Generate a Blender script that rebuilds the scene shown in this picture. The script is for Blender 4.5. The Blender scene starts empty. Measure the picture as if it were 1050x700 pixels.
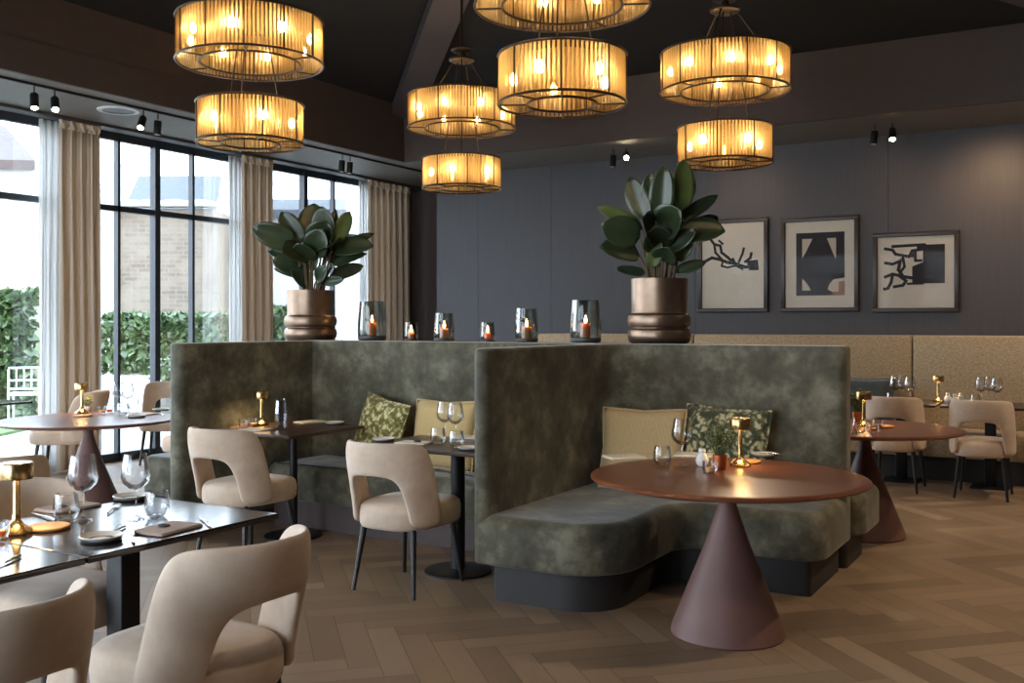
import bpy, bmesh, math, random
from mathutils import Vector, Matrix
R = math.radians
PI = math.pi
rnd = random.Random(7)
scene = bpy.context.scene
COL = scene.collection

# ------------------------------------------------------------------ camera frame
# room axes: x runs along the back wall (windows at the negative end), y runs from
# the viewer to the back wall.  The camera stands at the origin, turned left.
YAW = R(30.4)
EYE = 1.47
FOC = 1030.0
HOR = 332.0

def spot(px, py, z):
    """point of the photograph lying on the horizontal plane z -> room x, y"""
    D = (EYE - z) * FOC / (py - HOR)
    X = (px - 525.0) / FOC * D
    c, s = math.cos(YAW), math.sin(YAW)
    return (X * c - D * s, X * s + D * c)

# ------------------------------------------------------------------ materials
def lin(r, g, b):
    f = lambda c: (c / 12.92) if c <= .04045 else ((c + .055) / 1.055) ** 2.4
    return (f(r / 255), f(g / 255), f(b / 255), 1)

class N:
    """tiny helper around a node tree"""
    def __init__(s, name):
        s.m = bpy.data.materials.new(name)
        s.m.use_nodes = True
        s.t = s.m.node_tree
        s.t.nodes.clear()
        s.out = s.t.nodes.new('ShaderNodeOutputMaterial')
    def n(s, typ, **kw):
        nd = s.t.nodes.new(typ)
        for k, v in kw.items():
            if k.startswith('i_'):
                nd.inputs[k[2:].replace('_', ' ')].default_value = v
            else:
                setattr(nd, k, v)
        return nd
    def l(s, a, b):
        s.t.links.new(a, b)
    def math(s, op, a, b=None, c=None):
        nd = s.t.nodes.new('ShaderNodeMath'); nd.operation = op
        for i, v in enumerate((a, b, c)):
            if v is None: continue
            if isinstance(v, (int, float)): nd.inputs[i].default_value = v
            else: s.l(v, nd.inputs[i])
        return nd.outputs[0]
    def ramp(s, fac, stops, interp='LINEAR'):
        nd = s.t.nodes.new('ShaderNodeValToRGB')
        nd.color_ramp.interpolation = interp
        e = nd.color_ramp.elements
        while len(e) < len(stops): e.new(.5)
        for k, (p, c) in enumerate(stops):
            e[k].position = p; e[k].color = c
        s.l(fac, nd.inputs[0])
        return nd.outputs[0]
    def mix(s, fac, a, b, mode='MIX'):
        nd = s.t.nodes.new('ShaderNodeMix'); nd.data_type = 'RGBA'; nd.blend_type = mode
        for sock, v in ((nd.inputs[0], fac), (nd.inputs[6], a), (nd.inputs[7], b)):
            if isinstance(v, (int, float, tuple)): sock.default_value = v
            else: s.l(v, sock)
        return nd.outputs[2]
    def coords(s, kind='Object'):
        return s.t.nodes.new('ShaderNodeTexCoord').outputs[kind]
    def noise(s, scale, detail=3, rough=.5, vec=None, out=0):
        nd = s.n('ShaderNodeTexNoise')
        nd.inputs['Scale'].default_value = scale
        nd.inputs['Detail'].default_value = detail
        nd.inputs['Roughness'].default_value = rough
        s.l(vec if vec is not None else s.coords(), nd.inputs['Vector'])
        return nd.outputs[out]
    def bsdf(s, color, rough=.5, metal=0, **kw):
        b = s.t.nodes.new('ShaderNodeBsdfPrincipled')
        if isinstance(color, tuple): b.inputs['Base Color'].default_value = color
        else: s.l(color, b.inputs['Base Color'])
        if isinstance(rough, (int, float)): b.inputs['Roughness'].default_value = rough
        else: s.l(rough, b.inputs['Roughness'])
        b.inputs['Metallic'].default_value = metal
        for k, v in kw.items():
            k = k.replace('_', ' ')
            if isinstance(v, (int, float, tuple)): b.inputs[k].default_value = v
            else: s.l(v, b.inputs[k])
        s.l(b.outputs[0], s.out.inputs[0])
        return b
    def bump(s, b, h, strength=.3, dist=.01):
        nd = s.n('ShaderNodeBump')
        nd.inputs['Strength'].default_value = strength
        nd.inputs['Distance'].default_value = dist
        s.l(h, nd.inputs['Height']); s.l(nd.outputs[0], b.inputs['Normal'])

M = {}
def plain(name, c, rough=.5, metal=0, var=.12, scale=9, bump=0, **kw):
    k = N(name)
    f = k.noise(scale, 3)
    d = tuple(x * (1 - var) for x in c[:3]) + (1,)
    e = tuple(min(1, x * (1 + var)) for x in c[:3]) + (1,)
    col = k.ramp(f, [(.3, d), (.7, e)])
    b = k.bsdf(col, rough, metal, **kw)
    if bump: k.bump(b, k.noise(scale * 12, 2), bump, .004)
    M[name] = k.m
    return k.m

plain('taupe_paint', lin(74, 63, 59), .75, var=.05)
plain('soffit_paint', lin(118, 114, 110), .6, var=.04)
plain('black_ceiling', lin(20, 17, 17), .85, var=.1)
plain('beam_paint', lin(76, 69, 72), .7, var=.05)
plain('black_metal', lin(24, 24, 26), .4, .3)
plain('leg_black', lin(26, 25, 25), .42)
plain('plinth_black', lin(44, 42, 42), .6)
plain('plinth_brown', lin(70, 56, 54), .55)
plain('frame_dark', lin(48, 56, 66), .45)
plain('gold', lin(206, 172, 116), .26, 1, var=.04)
plain('bronze', lin(128, 108, 92), .36, .9, var=.1, scale=20)
plain('dark_bronze', lin(60, 46, 34), .4, .7)
plain('steel', lin(205, 205, 205), .2, 1, var=.03)
plain('white_china', lin(232, 230, 224), .25, var=.02)
plain('napkin_cloth', lin(196, 178, 168), .9, var=.05, scale=40, bump=.2)
plain('napkin_white', lin(226, 218, 206), .9, var=.04, scale=40, bump=.2)
plain('coaster_wood', lin(190, 140, 90), .55, var=.15, scale=14)
plain('stone_dark', lin(58, 56, 56), .5, var=.2)
plain('soil', lin(45, 35, 26), .95, var=.3, scale=40)
plain('stem_brown', lin(84, 70, 46), .7)
plain('stem_green', lin(70, 84, 44), .6)
plain('candle_wax', lin(236, 168, 116), .5, var=.03, Subsurface_Weight=.8, Subsurface_Radius=(.05, .025, .012), Subsurface_Scale=1.0)
plain('copper_pot', lin(176, 96, 56), .35, .8)
plain('ledge_dark', lin(50, 46, 44), .6)
plain('art_paper', lin(236, 226, 208), .8, var=.03)
plain('art_board', lin(222, 208, 186), .8, var=.03)
plain('art_ink', lin(44, 38, 42), .7, var=.1)
plain('art_ochre', lin(170, 130, 96), .8, var=.06)
plain('frame_wood', lin(42, 33, 29), .4)
plain('rail_grey', lin(60, 58, 58), .5)
plain('vent_white', lin(220, 220, 218), .5)
plain('paving', lin(160, 157, 152), .85, var=.08, scale=1.5)
plain('lawn', lin(84, 108, 58), .95, var=.25, scale=6)
plain('render_white', lin(180, 178, 175), .85, var=.03, scale=1)
plain('slate', lin(54, 57, 63), .7, var=.15, scale=5)
plain('roof_clay', lin(70, 58, 55), .8, var=.15, scale=4)
plain('house_glass', lin(120, 136, 150), .2)
plain('garden_white', lin(236, 236, 236), .5)
plain('terracotta', lin(120, 116, 108), .8)
plain('teal_velvet', lin(62, 72, 74), .85, var=.2, scale=12, Sheen_Weight=.3)
plain('hub_metal', lin(92, 78, 62), .35, .8)

def velvet():
    k = N('green_velvet')
    co = k.coords()
    a = k.noise(4.5, 5, .62, co)
    b = k.noise(17, 4, .6, co)
    v = k.math('ADD', k.math('MULTIPLY', a, .75), k.math('MULTIPLY', b, .25))
    col = k.ramp(v, [(.36, lin(64, 61, 49)), (.5, lin(91, 88, 73)), (.64, lin(130, 126, 108))])
    bs = k.bsdf(col, k.ramp(b, [(.3, (.55,) * 3 + (1,)), (.7, (.8,) * 3 + (1,))]), 0,
                Sheen_Weight=.35, Sheen_Roughness=.4, Specular_IOR_Level=.25)
    k.bump(bs, k.math('ADD', a, k.noise(60, 2)), .12, .01)
    M['green_velvet'] = k.m
velvet()

def chair_fabric():
    k = N('beige_velvet')
    a = k.noise(7, 4, .6)
    col = k.ramp(a, [(.3, lin(196, 174, 154)), (.7, lin(220, 200, 181))])
    bs = k.bsdf(col, .85, 0, Sheen_Weight=.3, Sheen_Roughness=.5, Specular_IOR_Level=.2)
    k.bump(bs, k.noise(260, 2), .15, .003)
    M['beige_velvet'] = k.m
chair_fabric()

def boucle():
    k = N('boucle')
    vo = k.n('ShaderNodeTexVoronoi'); vo.inputs['Scale'].default_value = 70
    k.l(k.coords(), vo.inputs['Vector'])
    col = k.ramp(k.noise(55, 4, .7), [(.3, lin(150, 128, 98)), (.7, lin(206, 182, 148))])
    bs = k.bsdf(col, .95, 0, Sheen_Weight=.2)
    k.bump(bs, vo.outputs[0], .5, .01)
    M['boucle'] = k.m
boucle()

def woven(name, c1, c2):
    k = N(name)
    w = k.n('ShaderNodeTexWave'); w.inputs['Scale'].default_value = 40; w.inputs['Distortion'].default_value = 2
    k.l(k.coords(), w.inputs['Vector'])
    f = k.math('ADD', k.math('MULTIPLY', w.outputs[1], .5), k.math('MULTIPLY', k.noise(90, 3), .5))
    bs = k.bsdf(k.ramp(f, [(.25, c1), (.75, c2)]), .95, 0, Sheen_Weight=.2)
    k.bump(bs, f, .35, .006)
    M[name] = k.m
woven('woven_gold', lin(196, 168, 112), lin(226, 200, 148))
woven('woven_sand', lin(186, 162, 118), lin(220, 196, 152))

def botanical(name, dark, mid, light):
    k = N(name)
    co = k.coords()
    vo = k.n('ShaderNodeTexVoronoi'); vo.inputs['Scale'].default_value = 24
    mp = k.n('ShaderNodeVectorMath', operation='ADD'); k.l(co, mp.inputs[0])
    nz = k.n('ShaderNodeTexNoise'); nz.inputs['Scale'].default_value = 13
    k.l(co, nz.inputs['Vector'])
    sc = k.n('ShaderNodeVectorMath', operation='SCALE'); k.l(nz.outputs[1], sc.inputs[0]); sc.inputs['Scale'].default_value = .12
    k.l(sc.outputs[0], mp.inputs[1]); k.l(mp.outputs[0], vo.inputs['Vector'])
    f = k.math('ADD', k.math('MULTIPLY', vo.outputs[0], .8), k.math('MULTIPLY', k.noise(30, 4, .7), .5))
    bs = k.bsdf(k.ramp(f, [(.5, light), (.62, mid), (.8, dark)]), .85, 0, Sheen_Weight=.2)
    M[name] = k.m
botanical('botanical_light', lin(110, 104, 54), lin(166, 158, 98), lin(228, 221, 172))
botanical('botanical_dark', lin(54, 62, 44), lin(112, 112, 80), lin(196, 188, 150))

def table_wood():
    k = N('red_wood')
    co = k.coords()
    mp = k.n('ShaderNodeMapping'); mp.inputs['Scale'].default_value = (1.2, 14, 1)
    k.l(co, mp.inputs[0])
    f = k.noise(3, 5, .6, mp.outputs[0])
    bs = k.bsdf(k.ramp(f, [(.3, lin(92, 50, 34)), (.7, lin(116, 67, 45))]), .28)
    M['red_wood'] = k.m
table_wood()
plain('cone_base', lin(112, 80, 74), .55, var=.06)
plain('cone_base_brown', lin(112, 72, 56), .5, var=.06)
plain('dark_tabletop', lin(42, 37, 37), .13, var=.08, Specular_IOR_Level=.8)
plain('brown_tabletop', lin(64, 46, 40), .28, var=.12, scale=6)

def floor_mat():
    k = N('herringbone_oak')
    co = k.coords()
    mp = k.n('ShaderNodeMapping')
    W, n = .135, 5
    mp.inputs['Rotation'].default_value = (0, 0, R(45))
    mp.inputs['Scale'].default_value = (1 / W, 1 / W, 1)
    k.l(co, mp.inputs[0])
    sx = k.n('ShaderNodeSeparateXYZ'); k.l(mp.outputs[0], sx.inputs[0])
    x, y = sx.outputs[0], sx.outputs[1]
    xi, yi = k.math('FLOOR', x), k.math('FLOOR', y)
    fx, fy = k.math('SUBTRACT', x, xi), k.math('SUBTRACT', y, yi)
    d = k.math('FLOORED_MODULO', k.math('SUBTRACT', xi, yi), 2 * n)
    d = k.math('ROUND', d)
    isv = k.math('GREATER_THAN', d, n - .5)
    ish = k.math('SUBTRACT', 1, isv)
    uh, vh = k.math('ADD', fx, d), fy
    uv_, vv = k.math('ADD', fy, k.math('SUBTRACT', 2 * n - 1, d)), fx
    pick = lambda a, b: k.math('ADD', k.math('MULTIPLY', ish, a), k.math('MULTIPLY', isv, b))
    u, v = pick(uh, uv_), pick(vh, vv)
    ida = pick(k.math('SUBTRACT', xi, d), xi)
    idb = pick(yi, k.math('ADD', yi, k.math('SUBTRACT', d, n)))
    idv = k.n('ShaderNodeCombineXYZ'); k.l(ida, idv.inputs[0]); k.l(idb, idv.inputs[1]); k.l(isv, idv.inputs[2])
    wn = k.n('ShaderNodeTexWhiteNoise', noise_dimensions='3D'); k.l(idv.outputs[0], wn.inputs['Vector'])
    tone = wn.outputs[0]
    g = k.n('ShaderNodeCombineXYZ')
    k.l(k.math('MULTIPLY', u, .28), g.inputs[0]); k.l(k.math('MULTIPLY', v, 2.2), g.inputs[1]); k.l(k.math('MULTIPLY', tone, 40), g.inputs[2])
    grain = k.noise(2.2, 5, .65, g.outputs[0])
    f = k.math('ADD', k.math('MULTIPLY', tone, .5), k.math('MULTIPLY', grain, .5))
    col = k.ramp(f, [(.15, lin(122, 101, 82)), (.5, lin(143, 120, 98)), (.85, lin(164, 140, 116))])
    e = k.math('MINIMUM', k.math('MINIMUM', v, k.math('SUBTRACT', 1, v)), k.math('MINIMUM', u, k.math('SUBTRACT', n, u)))
    seam = k.math('LESS_THAN', e, .018)
    col = k.mix(k.math('MULTIPLY', seam, .55), col, lin(66, 48, 36))
    bs = k.bsdf(col, k.ramp(grain, [(.2, (.36,) * 3 + (1,)), (.8, (.5,) * 3 + (1,))]))
    k.bump(bs, k.math('SUBTRACT', grain, k.math('MULTIPLY', seam, 1.5)), .08, .004)
    M['herringbone_oak'] = k.m
floor_mat()

def wall_panel_mat():
    k = N('panelled_wall')
    co = k.coords()
    mp = k.n('ShaderNodeMapping'); mp.inputs['Scale'].default_value = (30, 30, .6)
    k.l(co, mp.inputs[0])
    f = k.noise(3, 3, .5, mp.outputs[0])
    bs = k.bsdf(k.ramp(f, [(.3, lin(66, 65, 69)), (.7, lin(74, 73, 77))]), .6)
    M['panelled_wall'] = k.m
wall_panel_mat()

def curtain_mat(name, c, tr):
    k = N(name)
    di = k.n('ShaderNodeBsdfDiffuse'); tl = k.n('ShaderNodeBsdfTranslucent')
    w = k.ramp(k.noise(120, 2), [(.3, tuple(x * .93 for x in c[:3]) + (1,)), (.7, c)])
    k.l(w, di.inputs[0]); k.l(w, tl.inputs[0])
    mx = k.n('ShaderNodeMixShader'); mx.inputs[0].default_value = tr
    k.l(di.outputs[0], mx.inputs[1]); k.l(tl.outputs[0], mx.inputs[2])
    k.l(mx.outputs[0], k.out.inputs[0])
    M[name] = k.m
curtain_mat('linen', lin(240, 226, 208), .16)
curtain_mat('sheer', lin(246, 246, 246), .55)

def thin_glass(name, tint, refl=.9, rough=.02):
    k = N(name)
    tr = k.n('ShaderNodeBsdfTransparent'); tr.inputs[0].default_value = tint
    gl = k.n('ShaderNodeBsdfGlossy'); gl.inputs['Roughness'].default_value = rough
    gl.inputs[0].default_value = (refl, refl, refl, 1)
    fr = k.n('ShaderNodeFresnel'); fr.inputs[0].default_value = 1.45
    fs = k.math('MINIMUM', k.math('MULTIPLY', fr.outputs[0], .8), .6)
    mx = k.n('ShaderNodeMixShader'); k.l(fs, mx.inputs[0])
    k.l(tr.outputs[0], mx.inputs[1]); k.l(gl.outputs[0], mx.inputs[2])
    k.l(mx.outputs[0], k.out.inputs[0])
    M[name] = k.m
thin_glass('clear_glass', (.975, .98, .985, 1))
thin_glass('window_glass', (.985, .99, .99, 1))
thin_glass('smoke_glass', (.70, .71, .69, 1))
thin_glass('picture_glass', (.985, .985, .985, 1), .06)
thin_glass('cut_glass', (.82, .82, .84, 1), 1, .06)

def rod_glass():
    k = N('amber_rod_glass')
    tl = k.n('ShaderNodeBsdfTranslucent'); tl.inputs[0].default_value = (.86, .64, .34, 1)
    tr = k.n('ShaderNodeBsdfTransparent'); tr.inputs[0].default_value = (1, .90, .70, 1)
    gl = k.n('ShaderNodeBsdfGlossy'); gl.inputs['Roughness'].default_value = .15
    gl.inputs[0].default_value = (1, .85, .6, 1)
    m1 = k.n('ShaderNodeMixShader'); m1.inputs[0].default_value = .58
    k.l(tl.outputs[0], m1.inputs[1]); k.l(tr.outputs[0], m1.inputs[2])
    lw = k.n('ShaderNodeFresnel'); lw.inputs[0].default_value = 1.4
    m2 = k.n('ShaderNodeMixShader'); k.l(lw.outputs[0], m2.inputs[0])
    k.l(m1.outputs[0], m2.inputs[1]); k.l(gl.outputs[0], m2.inputs[2])
    k.l(m2.outputs[0], k.out.inputs[0])
    M['amber_rod_glass'] = k.m
rod_glass()

def glow(name, c, s):
    k = N(name)
    e = k.n('ShaderNodeEmission'); e.inputs[0].default_value = c; e.inputs[1].default_value = s
    k.l(e.outputs[0], k.out.inputs[0])
    M[name] = k.m
glow('bulb_glow', (1, .74, .44, 1), 100)
glow('spot_glow', (1, .80, .50, 1), 90)
glow('lamp_glow', (1, .68, .34, 1), 55)
glow('flame_glow', (1, .50, .14, 1), 60)

def leaf_mat(name, a, b):
    k = N(name)
    col = k.ramp(k.noise(5, 3), [(.3, a), (.7, b)])
    k.bsdf(col, .3, 0, Specular_IOR_Level=.5)
    M[name] = k.m
leaf_mat('rubber_leaf', lin(34, 46, 32), lin(58, 72, 48))
leaf_mat('rubber_leaf_light', lin(62, 82, 44), lin(96, 110, 62))
leaf_mat('herb_leaf', lin(92, 100, 62), lin(134, 138, 92))
leaf_mat('hedge_leaf', lin(50, 68, 38), lin(84, 102, 60))

def brick_mat():
    k = N('old_brick')
    br = k.n('ShaderNodeTexBrick')
    br.inputs['Scale'].default_value = 1.0
    br.inputs['Brick Width'].default_value = .32; br.inputs['Row Height'].default_value = .11
    br.inputs['Mortar Size'].default_value = .014
    br.inputs['Color1'].default_value = lin(90, 77, 65); br.inputs['Color2'].default_value = lin(112, 97, 81)
    br.inputs['Mortar'].default_value = lin(106, 101, 95)
    mp = k.n('ShaderNodeMapping'); mp.inputs['Rotation'].default_value = (R(90), 0, 0)
    k.l(k.coords(), mp.inputs[0]); k.l(mp.outputs[0], br.inputs['Vector'])
    col = k.mix(k.ramp(k.noise(.9, 5, .7), [(.4, (0, 0, 0, 1)), (.65, (1, 1, 1, 1))]), br.outputs[0], lin(120, 109, 97))
    k.bsdf(col, .9)
    M['old_brick'] = k.m
brick_mat()

# ------------------------------------------------------------------ mesh helpers
def obj(name, verts, faces, mat, parent=None, smooth=35, sub=0, solid=0):
    me = bpy.data.meshes.new(name)
    me.from_pydata([tuple(v) for v in verts], [], faces)
    bm = bmesh.new(); bm.from_mesh(me)
    bmesh.ops.remove_doubles(bm, verts=bm.verts, dist=1e-6)
    bmesh.ops.recalc_face_normals(bm, faces=bm.faces)
    bm.to_mesh(me); bm.free()
    if smooth:
        for p in me.polygons: p.use_smooth = True
        me.set_sharp_from_angle(angle=R(smooth))
    me.materials.append(M[mat])
    o = bpy.data.objects.new(name, me); COL.objects.link(o)
    if solid:
        md = o.modifiers.new('thickness', 'SOLIDIFY'); md.thickness = solid; md.offset = 0
    if sub:
        md = o.modifiers.new('smooth', 'SUBSURF'); md.levels = sub; md.render_levels = sub
    if parent: o.parent = parent
    return o

class MB:
    def __init__(s): s.v, s.f = [], []
    def add(s, v, f):
        b = len(s.v); s.v += [Vector(p) for p in v]; s.f += [tuple(i + b for i in q) for q in f]; return s
    def box(s, x0, x1, y0, y1, z0, z1, bev=0):
        if bev:
            o = fillet([(x0, y0), (x1, y0), (x1, y1), (x0, y1)], bev, 3)
            v, f = soft_prism(o, z0, z1, bev, bev, 2)
            return s.add(v, f)
        v = [(x, y, z) for z in (z0, z1) for y in (y0, y1) for x in (x0, x1)]
        f = [(0, 2, 3, 1), (4, 5, 7, 6), (0, 1, 5, 4), (2, 6, 7, 3), (0, 4, 6, 2), (1, 3, 7, 5)]
        return s.add(v, f)
    def lathe(s, prof, n=32, c=(0, 0, 0)):
        v, f = lathe(prof, n); return s.add([Vector(p) + Vector(c) for p in v], f)
    def tube(s, pts, r, n=8, closed=False):
        v, f = tube(pts, r, n, closed); return s.add(v, f)
    def obj(s, name, mat, parent=None, **kw): return obj(name, s.v, s.f, mat, parent, **kw)

def lathe(prof, n=32):
    """prof: list of (r, z) from bottom to top; r = 0 closes a pole"""
    v, f, rings = [], [], []
    for r, z in prof:
        if r < 1e-6:
            rings.append([len(v)]); v.append(Vector((0, 0, z)))
        else:
            rings.append(list(range(len(v), len(v) + n)))
            v += [Vector((r * math.cos(2 * PI * k / n), r * math.sin(2 * PI * k / n), z)) for k in range(n)]
    for a, b in zip(rings, rings[1:]):
        for k in range(n):
            k2 = (k + 1) % n
            if len(a) == 1 and len(b) == 1: continue
            if len(a) == 1: f.append((a[0], b[k2], b[k]))
            elif len(b) == 1: f.append((a[k], a[k2], b[0]))
            else: f.append((a[k], a[k2], b[k2], b[k]))
    return v, f

def tube(pts, r, n=8, closed=False):
    pts = [Vector(p) for p in pts]
    m = len(pts); v, f = [], []
    rr = r if isinstance(r, (list, tuple)) else [r] * m
    prev = None
    for i, p in enumerate(pts):
        if closed: d = pts[(i + 1) % m] - pts[i - 1]
        else: d = pts[min(i + 1, m - 1)] - pts[max(i - 1, 0)]
        d.normalize()
        ref = Vector((0, 0, 1)) if abs(d.z) < .95 else Vector((1, 0, 0))
        if prev is not None:
            a = prev - d * prev.dot(d)
            a = a.normalized() if a.length > 1e-4 else d.cross(ref).normalized()
        else: a = d.cross(ref).normalized()
        prev = a; b = d.cross(a)
        for k in range(n):
            t = 2 * PI * k / n
            v.append(p + (a * math.cos(t) + b * math.sin(t)) * rr[i])
    for i in range(m if closed else m - 1):
        j = (i + 1) % m
        for k in range(n):
            k2 = (k + 1) % n
            f.append((i * n + k, i * n + k2, j * n + k2, j * n + k))
    if not closed:
        f.append(tuple(range(n - 1, -1, -1))); f.append(tuple((m - 1) * n + k for k in range(n)))
    return v, f

def fillet(pts, rad, seg=6):
    """round the corners of a 2-D polygon; rad a number or one per corner"""
    out = []; m = len(pts)
    for i in range(m):
        r = rad[i] if isinstance(rad, (list, tuple)) else rad
        p = Vector(pts[i]); a = Vector(pts[i - 1]) - p; b = Vector(pts[(i + 1) % m]) - p
        if r < 1e-5: out.append(tuple(p)); continue
        la, lb = a.length, b.length; a.normalize(); b.normalize()
        ang = a.angle(b)
        d = min(r / math.tan(ang / 2), la * .5, lb * .5)
        r2 = d * math.tan(ang / 2)
        c = p + (a + b).normalized() * (r2 / math.sin(ang / 2))
        s, e = p + a * d - c, p + b * d - c
        a0 = math.atan2(s.y, s.x); a1 = math.atan2(e.y, e.x)
        da = (a1 - a0 + PI) % (2 * PI) - PI
        for k in range(seg + 1):
            t = a0 + da * k / seg
            out.append((c.x + r2 * math.cos(t), c.y + r2 * math.sin(t)))
    return out

def inset(poly, d):
    m = len(poly); out = []
    area = sum(poly[i - 1][0] * poly[i][1] - poly[i][0] * poly[i - 1][1] for i in range(m))
    sg = 1 if area > 0 else -1
    for i in range(m):
        p0, p, p1 = Vector(poly[i - 1]), Vector(poly[i]), Vector(poly[(i + 1) % m])
        e0, e1 = (p - p0), (p1 - p)
        e0 = e0.normalized() if e0.length > 1e-9 else e1.normalized()
        e1 = e1.normalized() if e1.length > 1e-9 else e0
        n0, n1 = Vector((-e0.y, e0.x)), Vector((-e1.y, e1.x))
        nn = (n0 + n1)
        nn = nn.normalized() if nn.length > 1e-6 else n0
        c = max(.5, nn.dot(n0))
        q = p + nn * (sg * d / c)
        out.append((q.x, q.y))
    return out

def soft_prism(outline, z0, z1, rt=0, rb=0, seg=4):
    """extruded outline with rounded top and bottom edges"""
    layers = []
    if rb:
        for k in range(seg + 1):
            t = PI / 2 * k / seg
            layers.append((rb * (1 - math.sin(t)), z0 + rb * (1 - math.cos(t))))
    else: layers.append((0, z0))
    if rt:
        for k in range(seg + 1):
            t = PI / 2 * k / seg
            layers.append((rt * (1 - math.cos(t)), z1 - rt * (1 - math.sin(t))))
    else: layers.append((0, z1))
    if rt: layers.append((rt + .0015, z1))
    if rb: layers.insert(0, (rb + .0015, z0))
    v, f = [], []; m = len(outline)
    for d, z in layers:
        o = inset(outline, d) if d > 1e-6 else outline
        v += [(p[0], p[1], z) for p in o]
    for L in range(len(layers) - 1):
        for k in range(m):
            k2 = (k + 1) % m
            f.append((L * m + k, L * m + k2, (L + 1) * m + k2, (L + 1) * m + k))
    f.append(tuple(range(m - 1, -1, -1))); f.append(tuple((len(layers) - 1) * m + k for k in range(m)))
    return v, f

def grid_faces(nu, nv, closed_u=False):
    f = []
    for i in range(nu if closed_u else nu - 1):
        for j in range(nv - 1):
            a = i * nv + j; b = ((i + 1) % nu) * nv + j
            f.append((a, b, b + 1, a + 1))
    return f

def thing(name, label, cat, loc=(0, 0, 0), rotz=0, group=None):
    o = bpy.data.objects.new(name, None); COL.objects.link(o)
    o.empty_display_size = .1
    o.location = loc; o.rotation_euler = (0, 0, rotz)
    o['label'] = label; o['category'] = cat
    if group: o['group'] = group
    return o
def tag(o, label, cat, group=None, loc=None, rotz=None):
    o['label'] = label; o['category'] = cat
    if group: o['group'] = group
    if loc is not None: o.location = loc
    if rotz is not None: o.rotation_euler = (0, 0, rotz)
    return o
def struct(o):
    o['kind'] = 'structure'; return o
def copy_tree(o, parent=None):
    c = o.copy(); COL.objects.link(c)
    if parent: c.parent = parent
    for ch in list(o.children): copy_tree(ch, c)
    return c
PROTO = {}
def place(kind, maker, label, cat, loc, rotz=0, group=None):
    """first call builds the thing, later calls copy it with all its parts"""
    if kind not in PROTO:
        o = maker(); PROTO[kind] = o
    else: o = copy_tree(PROTO[kind])
    o.location = loc; o.rotation_euler = (0, 0, rotz)
    o['label'] = label; o['category'] = cat
    if group: o['group'] = group
    elif 'group' in o: del o['group']
    return o

# ------------------------------------------------------------------ the room
WX = -9.1          # window wall
BY = 11.5          # back wall
SOF = 3.52         # lowered ceiling round the edge
FX0, FX1, FY0, FY1 = -7.6, 0.2, 2.4, 10.25   # raised pyramid ceiling
RX, NY = 3.4, -3.2
END_Y = 12.45      # far end of the window wall, in the niche

b = MB().box(WX - .2, RX + .2, NY - .2, END_Y + .2, -.12, 0)
struct(b.obj('floor', 'herringbone_oak', smooth=0))

# lowered ceiling band (ring) with the pyramid above its opening
b = MB()
b.box(WX - .2, FX0, NY - .2, END_Y + .2, SOF, SOF + .12)
b.box(FX1, RX + .2, NY - .2, END_Y + .2, SOF, SOF + .12)
b.box(FX0, FX1, NY - .2, FY0, SOF, SOF + .12)
b.box(FX0, FX1, FY1, END_Y + .2, SOF, SOF + .12)
struct(b.obj('ceiling', 'soffit_paint', smooth=0))

def fascia():
    z0, z1, z2 = SOF - .015, 3.79, 4.22
    b = MB()
    for (x0, x1, y0, y1, dx, dy) in ((FX0, FX0 + .04, FY0, FY1, -1, 0), (FX1 - .04, FX1, FY0, FY1, 1, 0),
                                     (FX0, FX1, FY0, FY0 + .04, 0, -1), (FX0, FX1, FY1 - .04, FY1, 0, 1)):
        b.box(x0, x1, y0, y1, z0, z1)
        b.box(x0 + dx * .015, x1 + dx * .015, y0 + dy * .015, y1 + dy * .015, z1, z2)
    return struct(b.obj('trim_1', 'taupe_paint', smooth=0))
fascia()
AX, AY, AZ = (FX0 + FX1) / 2, (FY0 + FY1) / 2, 4.2 + .24 * 3.9
def pyramid():
    z = 4.2
    c = [(FX0, FY0, z), (FX1, FY0, z), (FX1, FY1, z), (FX0, FY1, z)]
    v = c + [(AX, AY, AZ)] + [(p[0], p[1], p[2] + .15) for p in c] + [(AX, AY, AZ + .15)]
    f = [(0, 1, 4), (1, 2, 4), (2, 3, 4), (3, 0, 4), (6, 5, 9), (7, 6, 9), (8, 7, 9), (5, 8, 9)]
    f += [(k, 5 + k, 5 + (k + 1) % 4, (k + 1) % 4) for k in range(4)]
    struct(obj('ceiling_roof', v, f, 'black_ceiling', smooth=0))
pyramid()
for k, (x, y) in enumerate(((FX0, FY1), (FX1, FY1), (FX0, FY0), (FX1, FY0))):
    p0, p1 = Vector((x, y, 4.17)), Vector((AX, AY, AZ - .03))
    d = (p1 - p0).normalized(); side = d.cross(Vector((0, 0, 1))).normalized(); up = side.cross(d)
    v = []
    for p in (p0, p1):
        for a, c in ((-.17, -.13), (.17, -.13), (.17, .13), (-.17, .13)):
            v.append(p + side * a + up * c)
    f = [(0, 1, 2, 3), (7, 6, 5, 4), (0, 4, 5, 1), (1, 5, 6, 2), (2, 6, 7, 3), (3, 7, 4, 0)]
    struct(obj('trim_%d' % (k + 2), v, f, 'beam_paint', smooth=0))

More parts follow.
